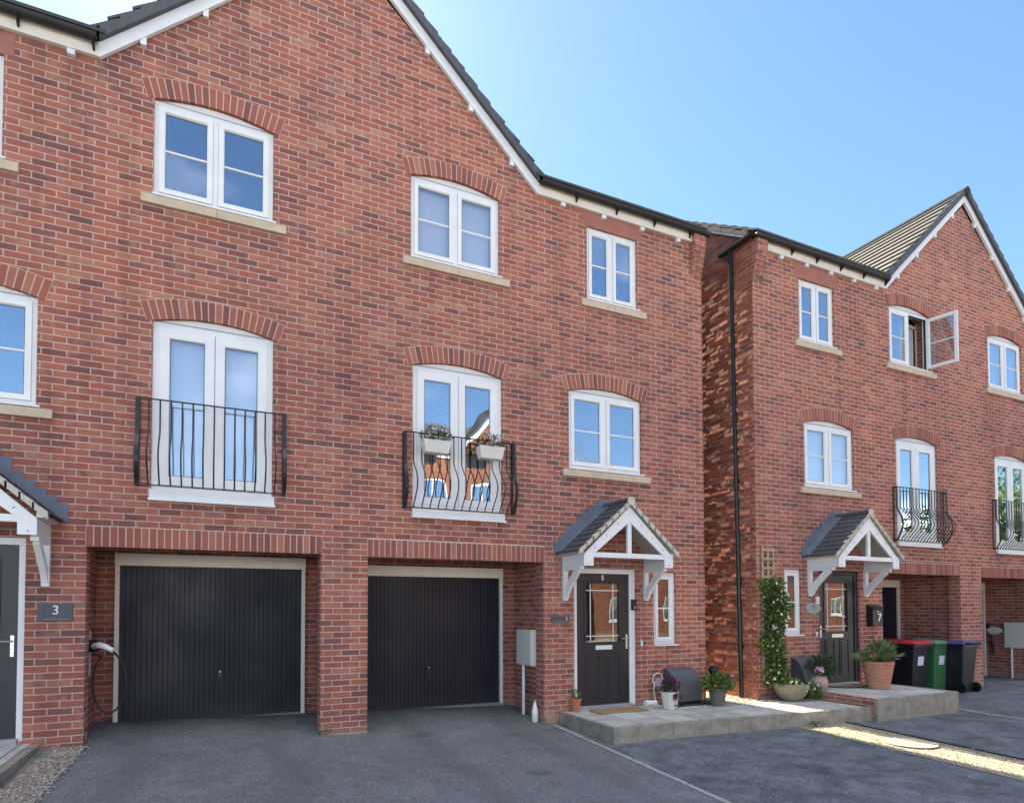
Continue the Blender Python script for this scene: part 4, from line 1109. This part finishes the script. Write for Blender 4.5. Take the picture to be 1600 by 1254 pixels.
MB().box(5.08, 5.22, -.07, 0, .33, .46).build('socket_body', M['grey'], r, bevel=.008)
MB().tube([(5.08, -.05, .40)] + [(5.13 + .10 * math.cos(t), -.05, .42 + .12 * math.sin(t)) for t in [R(190 - 20 * k) for k in range(10)]] + [(5.24, -.05, .2)], .010, 8).build('socket_cable', M['meter'], r, smooth=True)
MB().tube([(5.075, -.05, .40), (5.04, -.06, .3), (5.06, -.08, .12)], .010, 8).build('socket_cable', M['meter'], r, smooth=True)
r = root('downlight_pipe', (5.0, -.12, .06), 'short white waste pipe end lying at the wall behind the cream pot', 'pipe')
MB().tube([(4.86, -.10, .09), (5.04, -.12, .09)], .042, 14).build('pipe_body', M['white'], r, smooth=True); MB().tube([(4.845, -.10, .09), (4.875, -.10, .09)], .05, 14).build('pipe_collar', M['white'], r, smooth=True)
# doormats
tag(MB().box(3.78, 4.62, -.50, -.16, .054, .072).build('doormat', M['coir'], loc=(4.2, -.33, .054), bevel=.004), 'brown coir doormat in front of door 5', 'doormat')
r = root('half_round_mat', (8.95, -.62, .184), 'half round dark doormat at the foot of door 7', 'doormat')
def half(rad, z0, z1, m, nm):
    MB().prism([(8.97 + rad * math.cos(R(180 + 180 * k / 20)), -.45 + rad * .75 * math.sin(R(180 + 180 * k / 20))) for k in range(21)], z0, z1, axis='z').build(nm, M[m], r)
half(.50, .184, .196, 'rubber', 'mat_rim'); half(.43, .196, .202, 'coir', 'mat_pile')
# letterbox 7
r = root('post_box', (9.86, Y7, 1.4), 'black post box with a white 7 on the brick pier beside door 7', 'letterbox')
MB().box(9.69, 9.97, Y7 - .13, Y7, 1.215, 1.53).build('box_body', M['iron'], r, bevel=.008)
MB().hexa([(9.68, Y7 - .16, 1.53), (9.98, Y7 - .16, 1.53), (9.98, Y7, 1.535), (9.68, Y7, 1.535), (9.68, Y7 - .15, 1.56), (9.98, Y7 - .15, 1.56), (9.98, Y7, 1.615), (9.68, Y7, 1.615)]).build('box_lid', M['iron'], r, bevel=.004)
text_mb('7', .20, 9.875, Y7 - .133, 1.375, .003, bold=.004).build('digit', M['letter'], r)
MB().tube([(9.83, Y7 - .13, 1.49), (9.83, Y7 - .134, 1.49)], .012, 12).build('box_lock', M['silver'], r)
r = root('oval_plaque', (8.26, Y7, 1.56), 'oval pale house plaque left of door 7 under the canopy bracket', 'house sign')
op = MB().lathe([(.0, 0), (.19, 0), (.19, .014), (.17, .02), (.0, .02)], (0, 0, 0), 28, 1, .55, closed=False)
for q in op.v: q.xyz = Vector((8.28 + q.x, Y7 - .004 - q.z, 1.555 + q.y))
op.build('plaque_face', M['plq_oval'], r)
text_mb('7', .13, 8.28, Y7 - .0245, 1.555, .002).build('digit', M['iron'], r)
r = root('door_chime', (8.40, Y7, 1.68), 'small white door chime box beside the top of the oval plaque', 'doorbell')
MB().box(8.345, 8.43, Y7 - .03, Y7, 1.63, 1.76).build('chime_body', M['white'], r, bevel=.006); MB().box(8.37, 8.405, Y7 - .033, Y7 - .029, 1.66, 1.69).build('chime_button', M['grey'], r)
r = root('door_bell', (8.38, Y7, 1.12), 'small red and white bell push low beside the handle of door 7', 'doorbell')
MB().box(8.345, 8.385, Y7 - .018, Y7, 1.06, 1.14).build('bell_body', M['white'], r, bevel=.003); MB().box(8.355, 8.375, Y7 - .021, Y7 - .017, 1.08, 1.10).build('bell_button', M['lid_red'], r)
# no.9 meter and charger on the right recess wall
r = root('meter_cabinet', (15.86, .38, .9), 'pale meter cabinet with a white conduit in the farthest garage recess', 'meter box')
MB().box(15.80, 15.92, .02, .52, .60, 1.20).build('cabinet', M['meter'], r, bevel=.008); MB().box(15.785, 15.80, .04, .50, .62, 1.18).build('cabinet_door', M['meter'], r, bevel=.005)
MB().tube([(15.83, .38, .60), (15.83, .38, -.13)], .024, 10).build('conduit', M['white'], r)
r = root('wall_charger', (15.86, .75, 1.0), 'oval white car charger with a short dark plug in the farthest garage recess', 'car charger')
oc = MB().lathe([(.0, 0), (.17, 0), (.17, .03), (.15, .05), (.0, .05)], (0, 0, 0), 26, 1, .55, closed=False)
for q in oc.v: q.xyz = Vector((15.87 - q.z, .74 + q.x, 1.0 + q.y))
oc.build('charger_face', M['meter'], r); MB().box(15.80, 15.87, .86, .95, 1.05, 1.17).build('charger_mount', M['black'], r, bevel=.01)
MB().tube([(15.83, .78, .90), (15.82, .78, .72), (15.85, .78, .40)], [.02, .035, .012], 10).build('charger_plug', M['black'], r)

# ================================================================== PLANTS AND POTS
def foliage(mb, c, rx, ry, rz, n, size, up=.3, w=.45):
    c = Vector(c)
    for _ in range(n):
        d = Vector((random.gauss(0, 1), random.gauss(0, 1), random.gauss(0, 1))).normalized(); k = random.random() ** .4
        p = c + Vector((d.x * rx, d.y * ry, d.z * rz)) * k
        dd = d + Vector((random.gauss(0, .5), random.gauss(0, .5), up + random.gauss(0, .5)))
        mb.leaf(p, dd, size * random.uniform(.6, 1.25), w, random.random())
def flowers(mb, c, rx, ry, rz, n, size, front=True):
    for _ in range(n):
        d = Vector((random.gauss(0, 1), random.gauss(0, 1) - (.6 if front else 0), random.gauss(0, 1) + .3)).normalized()
        p = Vector(c) + Vector((d.x * rx, d.y * ry, d.z * rz)) * random.uniform(.85, 1.1); rr = random.random()
        for k in range(5):
            a = 2 * math.pi * k / 5; u = d.orthogonal().normalized(); v = d.cross(u)
            mb.leaf(p, u * math.cos(a) + v * math.sin(a) + d * .35, size * .55, .9, rr)
def build_each(mb, name, mat, parent, chunk=20):
    # every blossom (five petals) becomes a part of its own
    for i in range(0, len(mb.v), chunk):
        q = MB(); q.v = mb.v[i:i + chunk]; q.r = mb.r[i:i + chunk]; q.f = [tuple(k - i for k in f) for f in mb.f if i <= f[0] < i + chunk]
        q.build(name, mat, parent)
def pot(name, c, prof, mat, label, sub, soil, seg=24, sx=1, sy=1):
    r = root(name, c, label, 'plant pot')
    MB().lathe(prof, c, seg, sx, sy, closed=False).build('pot', mat, r, smooth=seg > 12)
    MB().lathe([(0, 0), (soil[0], 0), (soil[0], .004), (0, .004)], (c[0], c[1], c[2] + soil[1]), seg, sx, sy, closed=False).build('soil', M['soil'], r)
    return r
# small terracotta pot
c = (3.60, -.10, .054)
r = pot('terracotta_pot', c, [(0, 0), (.055, 0), (.075, .15), (.085, .15), (.087, .19), (.072, .19), (.068, .15)], M['terracotta'], 'small terracotta pot with a seedling at the left foot of door 5', '', (.07, .165))
m_ = MB(); foliage(m_, (c[0], c[1], c[2] + .24), .05, .05, .07, 60, .05); m_.build('foliage', M['leaf'], r)
# cream hexagonal pot with plum flowers
c = (5.00, -.50, .054)
r = pot('cream_pot', c, [(0, 0), (.10, 0), (.135, .24), (.14, .26), (.125, .26), (.115, .22)], M['pot_cream'], 'cream faceted pot of plum flowers in front of the meter housing', '', (.118, .23), 8)
m_ = MB(); foliage(m_, (c[0], c[1], c[2] + .30), .12, .10, .10, 160, .06); m_.build('foliage', M['leaf_dark'], r)
m_ = MB(); flowers(m_, (c[0], c[1], c[2] + .32), .15, .12, .14, 26, .085); flowers(m_, (c[0] + .03, c[1] - .12, c[2] + .16), .07, .03, .10, 9, .08); build_each(m_, 'flower', M['pet_plum'], r)
# grey woven pot with mauve flower
c = (5.88, -.56, .054)
r = pot('woven_pot', c, [(0, 0), (.10, 0), (.135, .24), (.145, .25), (.145, .27), (.125, .27)], M['pot_grey'], 'dark woven pot with bushy green leaves and one mauve flower at the house corner', '', (.13, .24))
m_ = MB(); foliage(m_, (c[0], c[1], c[2] + .34), .26, .2, .14, 520, .075); m_.build('foliage', M['leaf'], r)
m_ = MB(); flowers(m_, (c[0] + .17, c[1] - .1, c[2] + .43), .03, .02, .02, 1, .12); build_each(m_, 'flower', M['pet_mauve'], r)
# ornament on a hook
r = root('garden_lantern', (6.0, -.25, .05), 'round dark lantern with a pale bird hanging from a curved hook at the house corner', 'garden ornament')
MB().tube([(5.93, -.22, .05), (5.95, -.22, .35), (5.97, -.22, .62)] + [(6.07 - .10 * math.cos(t), -.22, .62 + .09 * math.sin(t)) for t in [R(20 * k) for k in range(1, 9)]], .006, 6).build('hook', M['iron'], r)
MB().lathe([(0, -.09), (.06, -.07), (.09, 0), (.06, .07), (0, .09)], (6.10, -.24, .55), 16, closed=False).build('lantern_globe', M['iron'], r, smooth=True)
MB().add([(6.07, -.24, .44), (6.27, -.24, .45), (6.20, -.22, .40), (6.13, -.24, .34), (6.06, -.24, .36), (6.18, -.27, .41)], [(0, 1, 5), (1, 2, 5), (2, 3, 5), (3, 4, 5), (4, 0, 5), (0, 4, 3, 2, 1)]).build('bird', M['wood'], r)
# climbing plant with trellis in an olive bowl
c = (7.36, -.66, .054)
r = pot('olive_bowl', c, [(0, 0), (.13, 0), (.22, .08), (.275, .20), (.285, .28), (.265, .28), (.25, .22)], M['pot_olive'], 'olive stone bowl holding a tall climbing plant with cream flowers at number 7', '', (.255, .25))
tr = root('wall_trellis', (7.2, Y7, 1.3), 'narrow wooden trellis on the brick wall above the climbing plant', 'trellis')
tb = MB()
for xx in (7.075, 7.20, 7.325): tb.box(xx - .018, xx + .018, Y7 - .03, Y7 - .014, .35, 2.57)
for k in range(15): z = .42 + k * .151; tb.box(7.05, 7.35, Y7 - .044, Y7 - .030, z - .019, z + .019)
tb.build('trellis_lattice', M['trellis'], tr); tf = MB()
for z in (.6, 1.5, 2.4): tf.box(7.19, 7.21, Y7 - .014, Y7, z - .02, z + .02)
tf.build('trellis_fixing', M['grey'], tr)
st_ = MB(); fo = MB(); fl = MB()
for k in range(6):
    x = 7.30 + random.uniform(-.12, .15); pth = [(x, -.62, .3)]
    for i in range(10): pth.append((7.21 + .12 * math.sin(i * .9 + k) + .03 * (k - 2.5), -.50 - .05 * math.cos(i + k), .42 + i * .158))
    st_.tube(pth, .007, 5)
for i in range(17):
    z = .38 + i * .098; wv = .19 + .07 * math.sin(i * 1.15 + 1) + (.05 if i < 2 or i > 12 else 0)
    foliage(fo, (7.21 + .05 * math.sin(i * .7) + (.06 if i in (12, 13, 14) else 0), -.47, z), wv * random.uniform(.8, 1.25), .15, .11, 215, .075, .1)
    flowers(fl, (7.21 + .05 * math.sin(i * .7), -.47, z), wv, .14, .09, 4 + (1 if i > 8 else 0), .05)
foliage(fo, (7.52, -.78, .26), .20, .13, .12, 260, .06); foliage(fo, (7.70, -.82, .16), .14, .12, .10, 160, .06); foliage(fo, (7.25, -.75, .34), .2, .12, .06, 170, .07)
flowers(fl, (7.5, -.82, .28), .26, .14, .10, 9, .045); flowers(fl, (7.2, -.8, .36), .15, .1, .04, 6, .06)
st_.build('stems', M['stem'], r); fo.build('foliage', M['leaf'], r); build_each(fl, 'flower', M['pet_white'], r)
# pink stone pot
c = (7.93, -.72, .185)
r = pot('stone_pot', c, [(0, 0), (.09, 0), (.145, .07), (.15, .15), (.12, .22), (.13, .24), (.11, .24), (.10, .2)], M['pot_pink'], 'small pink stone pot with a leafy plant left of door 7', '', (.105, .215))
m_ = MB(); foliage(m_, (c[0] + .12, c[1] + .05, c[2] + .38), .24, .14, .16, 300, .13, .5, .18); m_.build('foliage', M['leaf_dark'], r)
m_ = MB(); flowers(m_, (c[0] - .02, c[1] - .05, c[2] + .34), .10, .06, .05, 10, .07); build_each(m_, 'flower', M['pet_pink'], r)
# fan palm in ribbed terracotta
c = (9.07, -.98, .184)
prof = [(0, 0), (.165, 0)]
for k in range(10):
    z = .02 + k * .044; rr = .165 + .085 * (z / .47); prof += [(rr + .006, z), (rr + .010, z + .024), (rr - .002, z + .040)]
prof += [(.255, .47), (.237, .47), (.22, .42)]
r = pot('ribbed_terracotta_pot', c, prof, M['terra_pale'], 'large ribbed terracotta pot with a spiky fan palm right of door 7', '', (.23, .44))
pm = MB()
for k in range(56):
    az = random.uniform(0, 2 * math.pi); el = random.uniform(R(12), R(85)); d = Vector((math.cos(az) * math.cos(el), math.sin(az) * math.cos(el), math.sin(el)))
    L = random.uniform(.14, .25); b = Vector((c[0], c[1], c[2] + .45)); t = b + d * L
    pm.tube([b, t], .006, 4, r=.3)
    side = d.orthogonal().normalized(); side = Matrix.Rotation(random.uniform(0, 6.28), 3, d) @ side
    for i in range(-6, 7):
        a = i * R(11); dd = (d * math.cos(a) + side * math.sin(a)).normalized(); q = L * random.uniform(.75, 1.0)
        pm.leaf(t, dd + Vector((0, 0, -.12)), q, .10, random.random())
pm.build('palm_fronds', M['palm'], r)
# railing troughs
def trough(x0, x1, label):
    y0 = -.16; z0, z1 = 3.60, 3.765
    r = root('railing_trough', ((x0 + x1) / 2, y0, z0), label, 'flower box', 'flower boxes on the balcony railing')
    MB().hexa([(x0 + .03, y0 - .13, z0), (x1 - .03, y0 - .13, z0), (x1 - .03, y0, z0), (x0 + .03, y0, z0), (x0, y0 - .16, z1), (x1, y0 - .16, z1), (x1, y0 + .01, z1), (x0, y0 + .01, z1)]).build('trough', M['trough'], r, bevel=.006)
    MB().box(x0 + .05, x0 + .08, y0, y0 + .10, z1 - .03, z1 + .035).box(x1 - .08, x1 - .05, y0, y0 + .10, z1 - .03, z1 + .035).build('hanger', M['iron'], r)
    xc = (x0 + x1) / 2
    f_ = MB(); foliage(f_, (xc, y0 - .07, z1 + .06), (x1 - x0) * .55, .12, .11, 300, .055, .5, .3); f_.build('foliage', M['leaf_dark'], r)
    f2 = MB(); flowers(f2, (xc, y0 - .08, z1 + .07), (x1 - x0) * .52, .11, .09, 20, .042); build_each(f2, 'flower', M['pet_pink'], r)
trough(1.22, 1.60, 'white flower trough, left one on the balcony railing above the right garage')
trough(2.00, 2.37, 'white flower trough, right one on the balcony railing above the right garage')

pts = []
for _ in range(170):
    x = random.uniform(-2.3, 3.0) if random.random() < .7 else random.uniform(3.4, 6.1); y = random.uniform(-5, 1.0 if x < 3 else -1.6)
    if 0 < x < .6 and y > -.1: continue
    if y > -.05 and not (-2.3 < x < -.1 or .7 < x < 2.9): continue
    pts.append((x, y, gh(x, y) + .004))
for _ in range(70): x = random.uniform(3.1, 3.42); y = random.uniform(-.9, -.1); pts.append((x, y, gh(x, y) + .006))
o = pebbles('loose_grit', pts, M['gravel_l'], .005, .013); o['label'] = 'scattered pale grit on the dark driveways'
wd = MB()
for x, y, n in ((.02, -.02, 26), (.10, -.015, 10), (-2.44, .03, 12), (3.10, -.05, 16), (3.36, -.25, 12), (6.62, -1.68, 44), (6.75, -1.70, 18), (7.83, -1.80, 14), (13.3, -.37, 14), (12.7, -.37, 10)):
    foliage(wd, (x, y, gh(x, y) + .03), .05, .03, .03, n, .05, .6, .3)
o = struct(wd.build('weeds', M['leaf']), 'stuff'); o['label'] = 'small weeds along the foot of the walls and steps'
# ================================================================== BINS
def wheelie(x, y, rot, body, lid, label, w=.50, d=.58, h=1.0, sticker=True):
    z = gh(x, y)
    r = root('wheelie_bin', (x, y, z), label, 'wheelie bin', 'wheelie bins by the pier')
    r.rotation_euler = (0, 0, rot)
    OFF[r.name] = Vector((0, 0, 0))
    def B(mb, n, mt, **k): return mb.build(n, mt, r, **k)
    b = MB(); wb, db = w * .38, d * .36
    b.hexa([(-wb, -db, .05), (wb, -db, .05), (wb, db, .05), (-wb, db, .05), (-w / 2, -d / 2, h - .09), (w / 2, -d / 2, h - .09), (w / 2, d / 2, h - .09), (-w / 2, d / 2, h - .09)])
    o = B(b, 'bin_body', body, bevel=.02)
    rim = MB().ring(-w / 2 - .018, w / 2 + .018, -d / 2 - .018, d / 2 + .018, .03, 0, .05)
    for q in rim.v: q.xyz = Vector((q.x, q.z, h - .12 + q.y))
    B(rim, 'bin_rim', body, bevel=.006)
    l = MB().hexa([(-w / 2 - .03, -d / 2 - .05, h - .065), (w / 2 + .03, -d / 2 - .05, h - .065), (w / 2 + .03, d / 2 + .02, h - .065), (-w / 2 - .03, d / 2 + .02, h - .065),
                   (-w / 2 + .03, -d / 2 + .03, h - .015), (w / 2 - .03, -d / 2 + .03, h - .015), (w / 2 - .03, d / 2, h + .012), (-w / 2 + .03, d / 2, h + .012)])
    B(l, 'bin_lid', lid, bevel=.012)
    B(MB().tube([(-w / 2 + .06, d / 2 + .02, h - .05), (-w / 2 + .06, d / 2 + .09, h - .04), (w / 2 - .06, d / 2 + .09, h - .04), (w / 2 - .06, d / 2 + .02, h - .05)], .016, 8), 'bin_handle', body)
    for sx in (-1, 1):
        wh = MB().lathe([(.0, -.02), (.085, -.02), (.10, -.012), (.10, .012), (.085, .02), (.0, .02)], (0, 0, 0), 20, closed=False)
        for q in wh.v: q.xyz = Vector((sx * (wb + .045) + q.z, db + .03 + q.x, .10 + q.y))
        B(wh, 'bin_wheel', M['black'], smooth=True)
    B(MB().tube([(-wb - .05, db + .03, .10), (wb + .05, db + .03, .10)], .012, 8), 'bin_axle', M['iron'])
    B(MB().box(-wb, wb, -db + .0, db, 0, .052), 'bin_foot', body)
    if sticker:
        sl = (d / 2 - db) / (h - .14); zz = .62; yy = -db - sl * (zz - .05)
        B(MB().hexa([(-.09, yy - .004 + sl * .09, zz - .09), (.07, yy - .004 + sl * .09, zz - .09), (.07, yy + .02, zz - .09), (-.09, yy + .02, zz - .09), (-.09, yy - .006 - sl * .09, zz + .09), (.07, yy - .006 - sl * .09, zz + .09), (.07, yy + .02, zz + .09), (-.09, yy + .02, zz + .09)]), 'sticker', M['sticker'])
    return r
wheelie(11.47, .10, R(-3), M['bin_dark'], M['lid_red'], 'dark wheelie bin with a red lid, nearest the palm', .50, .72, 1.02)
wheelie(12.05, -.04, R(-2), M['bin_green'], M['lid_green'], 'green wheelie bin with a green lid between two dark bins', .46, .52, 1.02)
wheelie(12.37, -.38, R(176), M['bin_dark'], M['lid_purple'], 'dark wheelie bin with a purple lid turned back to front against the pier', .44, .52, 1.02, False)

# ================================================================== ACROSS THE STREET (seen in the glass)
def far_house(x0, x1, gx, wins, label, top=6.2, OY=-21, gw=2.3, rise=2.2):
    HO = root('opposite_house', ((x0 + x1) / 2, OY, 0), label, 'house', 'houses across the street')
    oh = [hole(x, x + 1.3, z, z + 1.25) for x, z in wins]
    ap = top + rise
    wall_mb([(x0, -.6), (x1, -.6), (x1, top), (gx + gw, top), (gx, ap), (gx - gw, top), (x0, top)], oh, OY, -.2).build('brick_wall', M['far_brick'], HO)
    MB().box(x0, x1, OY - 7, OY - 6.8, -.6, top).build('rear_wall', M['far_brick'], HO)
    for xx in (x0, x1 - .2): MB().box(xx, xx + .2, OY - 6.8, OY - .01, -.6, top).build('side_wall', M['far_brick'], HO)
    rr = MB(); slopes_y(rr, x0 - .2, x1 + .2, OY + .15, top + .05, OY - 3.5, top + 2.7); slopes_y(rr, x0 - .2, x1 + .2, OY - 7.15, top + .05, OY - 3.5, top + 2.7)
    courses(rr, gx - gw - .2, top, gx, ap + .2, OY + .1, OY - 3.4); courses(rr, gx + gw + .2, top, gx, ap + .2, OY + .1, OY - 3.4)
    rr.build('roof', M['slate'], HO)
    for ex in (gx - gw - .1, gx + gw + .1):
        MB().hexa([(ex, OY + .02, top - .15), (gx, OY + .02, ap - .08), (gx, OY + .07, ap - .08), (ex, OY + .07, top - .15), (ex, OY + .02, top + .07), (gx, OY + .02, ap + .14), (gx, OY + .07, ap + .14), (ex, OY + .07, top + .07)]).build('barge_board', M['white'], HO)
    for a, b in ((x0 - .1, gx - gw - .1), (gx + gw + .1, x1 + .1)): MB().box(a, b, OY + .02, OY + .07, top - .15, top + .05).build('fascia', M['white'], HO)
    for x, z in wins:
        f = MB().ring(x, x + 1.3, z, z + 1.25, .07, OY - .07, OY - .02).box(x + .62, x + .68, OY - .07, OY - .021, z + .07, z + 1.18).box(x - .1, x + 1.4, OY - .05, OY + .06, z - .1, z - .002)
        wo = f.build('window', M['white'], HO); MB().box(x + .07, x + 1.23, OY - .05, OY - .045, z + .07, z + 1.18).build('pane', M['glass'], wo)
far_house(6.0, 16.8, 12.7, [(7.6, 6.55), (10.3, 6.55), (14.2, 6.55), (7.6, 3.4), (10.4, 3.2), (14.2, 3.2), (8.0, .9), (12.0, .9)], 'tall gabled brick house across the street reflected in the balcony doors', top=9.0, gw=3.2, rise=3.6)
far_house(17.4, 25.6, 22.6, [(18.4, 3.4), (21.6, 3.4), (18.6, .95), (22.4, .95)], 'low brick house across the street reflected in the glass of door 5', top=5.2)
far_house(28.5, 40.0, 38.0, [(29.6, 3.6), (32.6, 3.6), (36.2, 3.6), (30.2, 1.0), (35.3, 1.05), (38.0, 1.0)], 'lower brick house across the street reflected in the glass of door 7', top=5.0)
def tree(x, y, h, rad, label):
    r = root('broadleaf_tree', (x, y, gh(x, y)), label, 'tree', 'trees across the street')
    t = MB(); t.tube([(x, y, -.3), (x + .1, y, h * .3), (x, y + .1, h * .55)], [.22, .16, .09], 10)
    f = MB()
    for k in range(9):
        a = random.uniform(0, 6.28); q = Vector((x + rad * .6 * math.cos(a) * random.random(), y + rad * .6 * math.sin(a) * random.random(), h * random.uniform(.42, .85)))
        t.tube([(x, y, h * .35), q], [.07, .025], 6)
        foliage(f, q, rad * .55, rad * .55, h * .17, 520, .34, .2, .6)
    t.build('trunk', M['trunk'], r); f.build('crown', M['leaf'], r)
tree(44, -18, 9.0, 3.0, 'tall leafy tree across the street, left of the reflected pair')
tree(51, -19, 12, 4.2, 'tallest leafy tree across the street, right of the reflected pair')
tree(58.5, -20, 13, 4.4, 'leafy tree across the street, farthest along the road')

# ================================================================== CAMERA, LIGHT, SKY
F = 981.56; yaw, pitch, roll = R(25.088), R(1.689), R(-.139)
fw = Vector((math.sin(yaw) * math.cos(pitch), math.cos(yaw) * math.cos(pitch), math.sin(pitch)))
rt = Vector((math.cos(yaw), -math.sin(yaw), 0)); up = rt.cross(fw)
rt2 = rt * math.cos(roll) + up * math.sin(roll); up2 = -rt * math.sin(roll) + up * math.cos(roll)
cam = bpy.data.cameras.new('camera'); co = bpy.data.objects.new('camera', cam); COL.objects.link(co)
mtx = Matrix.Identity(4)
for i in range(3): mtx[i][0], mtx[i][1], mtx[i][2] = rt2[i], up2[i], -fw[i]
mtx.translation = Vector((-1.1703, -8.092, 1.5687)); co.matrix_world = mtx
cam.sensor_fit = 'HORIZONTAL'; cam.sensor_width = 36; cam.lens = F / 1600 * 36
cam.shift_y = 293.6 / 1600; cam.clip_start = .05; cam.clip_end = 2000
S.camera = co

EL, AZ = R(47), R(2.0)
sun = bpy.data.lights.new('sun', 'SUN'); sun.energy = 3.7; sun.angle = R(.5); sun.color = (1, .885, .64)
so = bpy.data.objects.new('sun', sun); COL.objects.link(so)
dirv = Vector((-math.sin(AZ) * math.cos(EL), math.cos(AZ) * math.cos(EL), math.sin(EL)))
so.rotation_euler = dirv.to_track_quat('Z', 'Y').to_euler(); so.location = (0, 30, 40)
w = bpy.data.worlds.new('World'); S.world = w; w.use_nodes = True
nt = w.node_tree; nt.nodes.clear()
out = nt.nodes.new('ShaderNodeOutputWorld'); bg = nt.nodes.new('ShaderNodeBackground'); sky = nt.nodes.new('ShaderNodeTexSky')
sky.sky_type = 'NISHITA'; sky.sun_disc = False; sky.sun_elevation = EL; sky.sun_rotation = -AZ
sky.air_density = 1.0; sky.dust_density = .26; sky.ozone_density = 3.0; sky.altitude = 50
# a few fair-weather clouds low on the side away from the sun
tc = nt.nodes.new('ShaderNodeTexCoord'); sp = nt.nodes.new('ShaderNodeSeparateXYZ'); nt.links.new(tc.outputs['Generated'], sp.inputs[0])
mp = nt.nodes.new('ShaderNodeMapping'); mp.inputs['Scale'].default_value = (1, 1, 2.6); nt.links.new(tc.outputs['Generated'], mp.inputs[0])
nz = nt.nodes.new('ShaderNodeTexNoise'); nz.inputs['Scale'].default_value = 3.4; nz.inputs['Detail'].default_value = 7; nt.links.new(mp.outputs[0], nz.inputs['Vector'])
m1 = nt.nodes.new('ShaderNodeMapRange'); m1.interpolation_type = 'SMOOTHSTEP'; nt.links.new(nz.outputs[0], m1.inputs[0]); m1.inputs[1].default_value = .54; m1.inputs[2].default_value = .72
m2 = nt.nodes.new('ShaderNodeMapRange'); nt.links.new(sp.outputs[1], m2.inputs[0]); m2.inputs[1].default_value = -.15; m2.inputs[2].default_value = -.5
mm = nt.nodes.new('ShaderNodeMath'); mm.operation = 'MULTIPLY'; nt.links.new(m1.outputs[0], mm.inputs[0]); nt.links.new(m2.outputs[0], mm.inputs[1])
def mr(sock, a, b, lo=0, hi=1):
    q = nt.nodes.new('ShaderNodeMapRange'); q.interpolation_type = 'SMOOTHSTEP'; nt.links.new(sock, q.inputs[0])
    q.inputs[1].default_value = a; q.inputs[2].default_value = b; q.inputs[3].default_value = lo; q.inputs[4].default_value = hi; return q.outputs[0]
def ma(op, a, b):
    q = nt.nodes.new('ShaderNodeMath'); q.operation = op; nt.links.new(a, q.inputs[0]); nt.links.new(b, q.inputs[1]); return q.outputs[0]
# northern cumulus brightened to fill the shaded fronts; overhead cloud added behind camera
fill_bank = ma('MULTIPLY', mr(nz.outputs[0], .36, .56), ma('MULTIPLY', mr(sp.outputs[2], .16, .04), mr(sp.outputs[1], -.1, -.35)))
fill_cloud = ma('MULTIPLY', mr(nz.outputs[0], .38, .55), ma('MULTIPLY', mr(sp.outputs[2], .80, .90), mr(sp.outputs[1], .0, -.2)))
few = ma('MULTIPLY', mm.outputs[0], mr(sp.outputs[2], .75, .45, 0, .07))
cl_ = ma('MAXIMUM', few, ma('MAXIMUM', fill_bank, fill_cloud))
tn = nt.nodes.new('ShaderNodeMix'); tn.data_type = 'RGBA'; tn.blend_type = 'MULTIPLY'; tn.inputs[0].default_value = 1
nt.links.new(sky.outputs[0], tn.inputs[6]); tn.inputs[7].default_value = (.87, .98, 1.02, 1)
mx = nt.nodes.new('ShaderNodeMix'); mx.data_type = 'RGBA'; nt.links.new(cl_, mx.inputs[0]); nt.links.new(tn.outputs[2], mx.inputs[6]); mx.inputs[7].default_value = (30, 29.4, 28.6, 1)
nt.links.new(mx.outputs[2], bg.inputs[0]); bg.inputs[1].default_value = .052
nt.links.new(bg.outputs[0], out.inputs[0])
S.view_settings.view_transform = 'Standard'; S.view_settings.look = 'None'; S.view_settings.gamma = 1; S.view_settings.exposure = 2.35
try: S.cycles.max_bounces = 8; S.cycles.transparent_max_bounces = 8
except Exception: pass
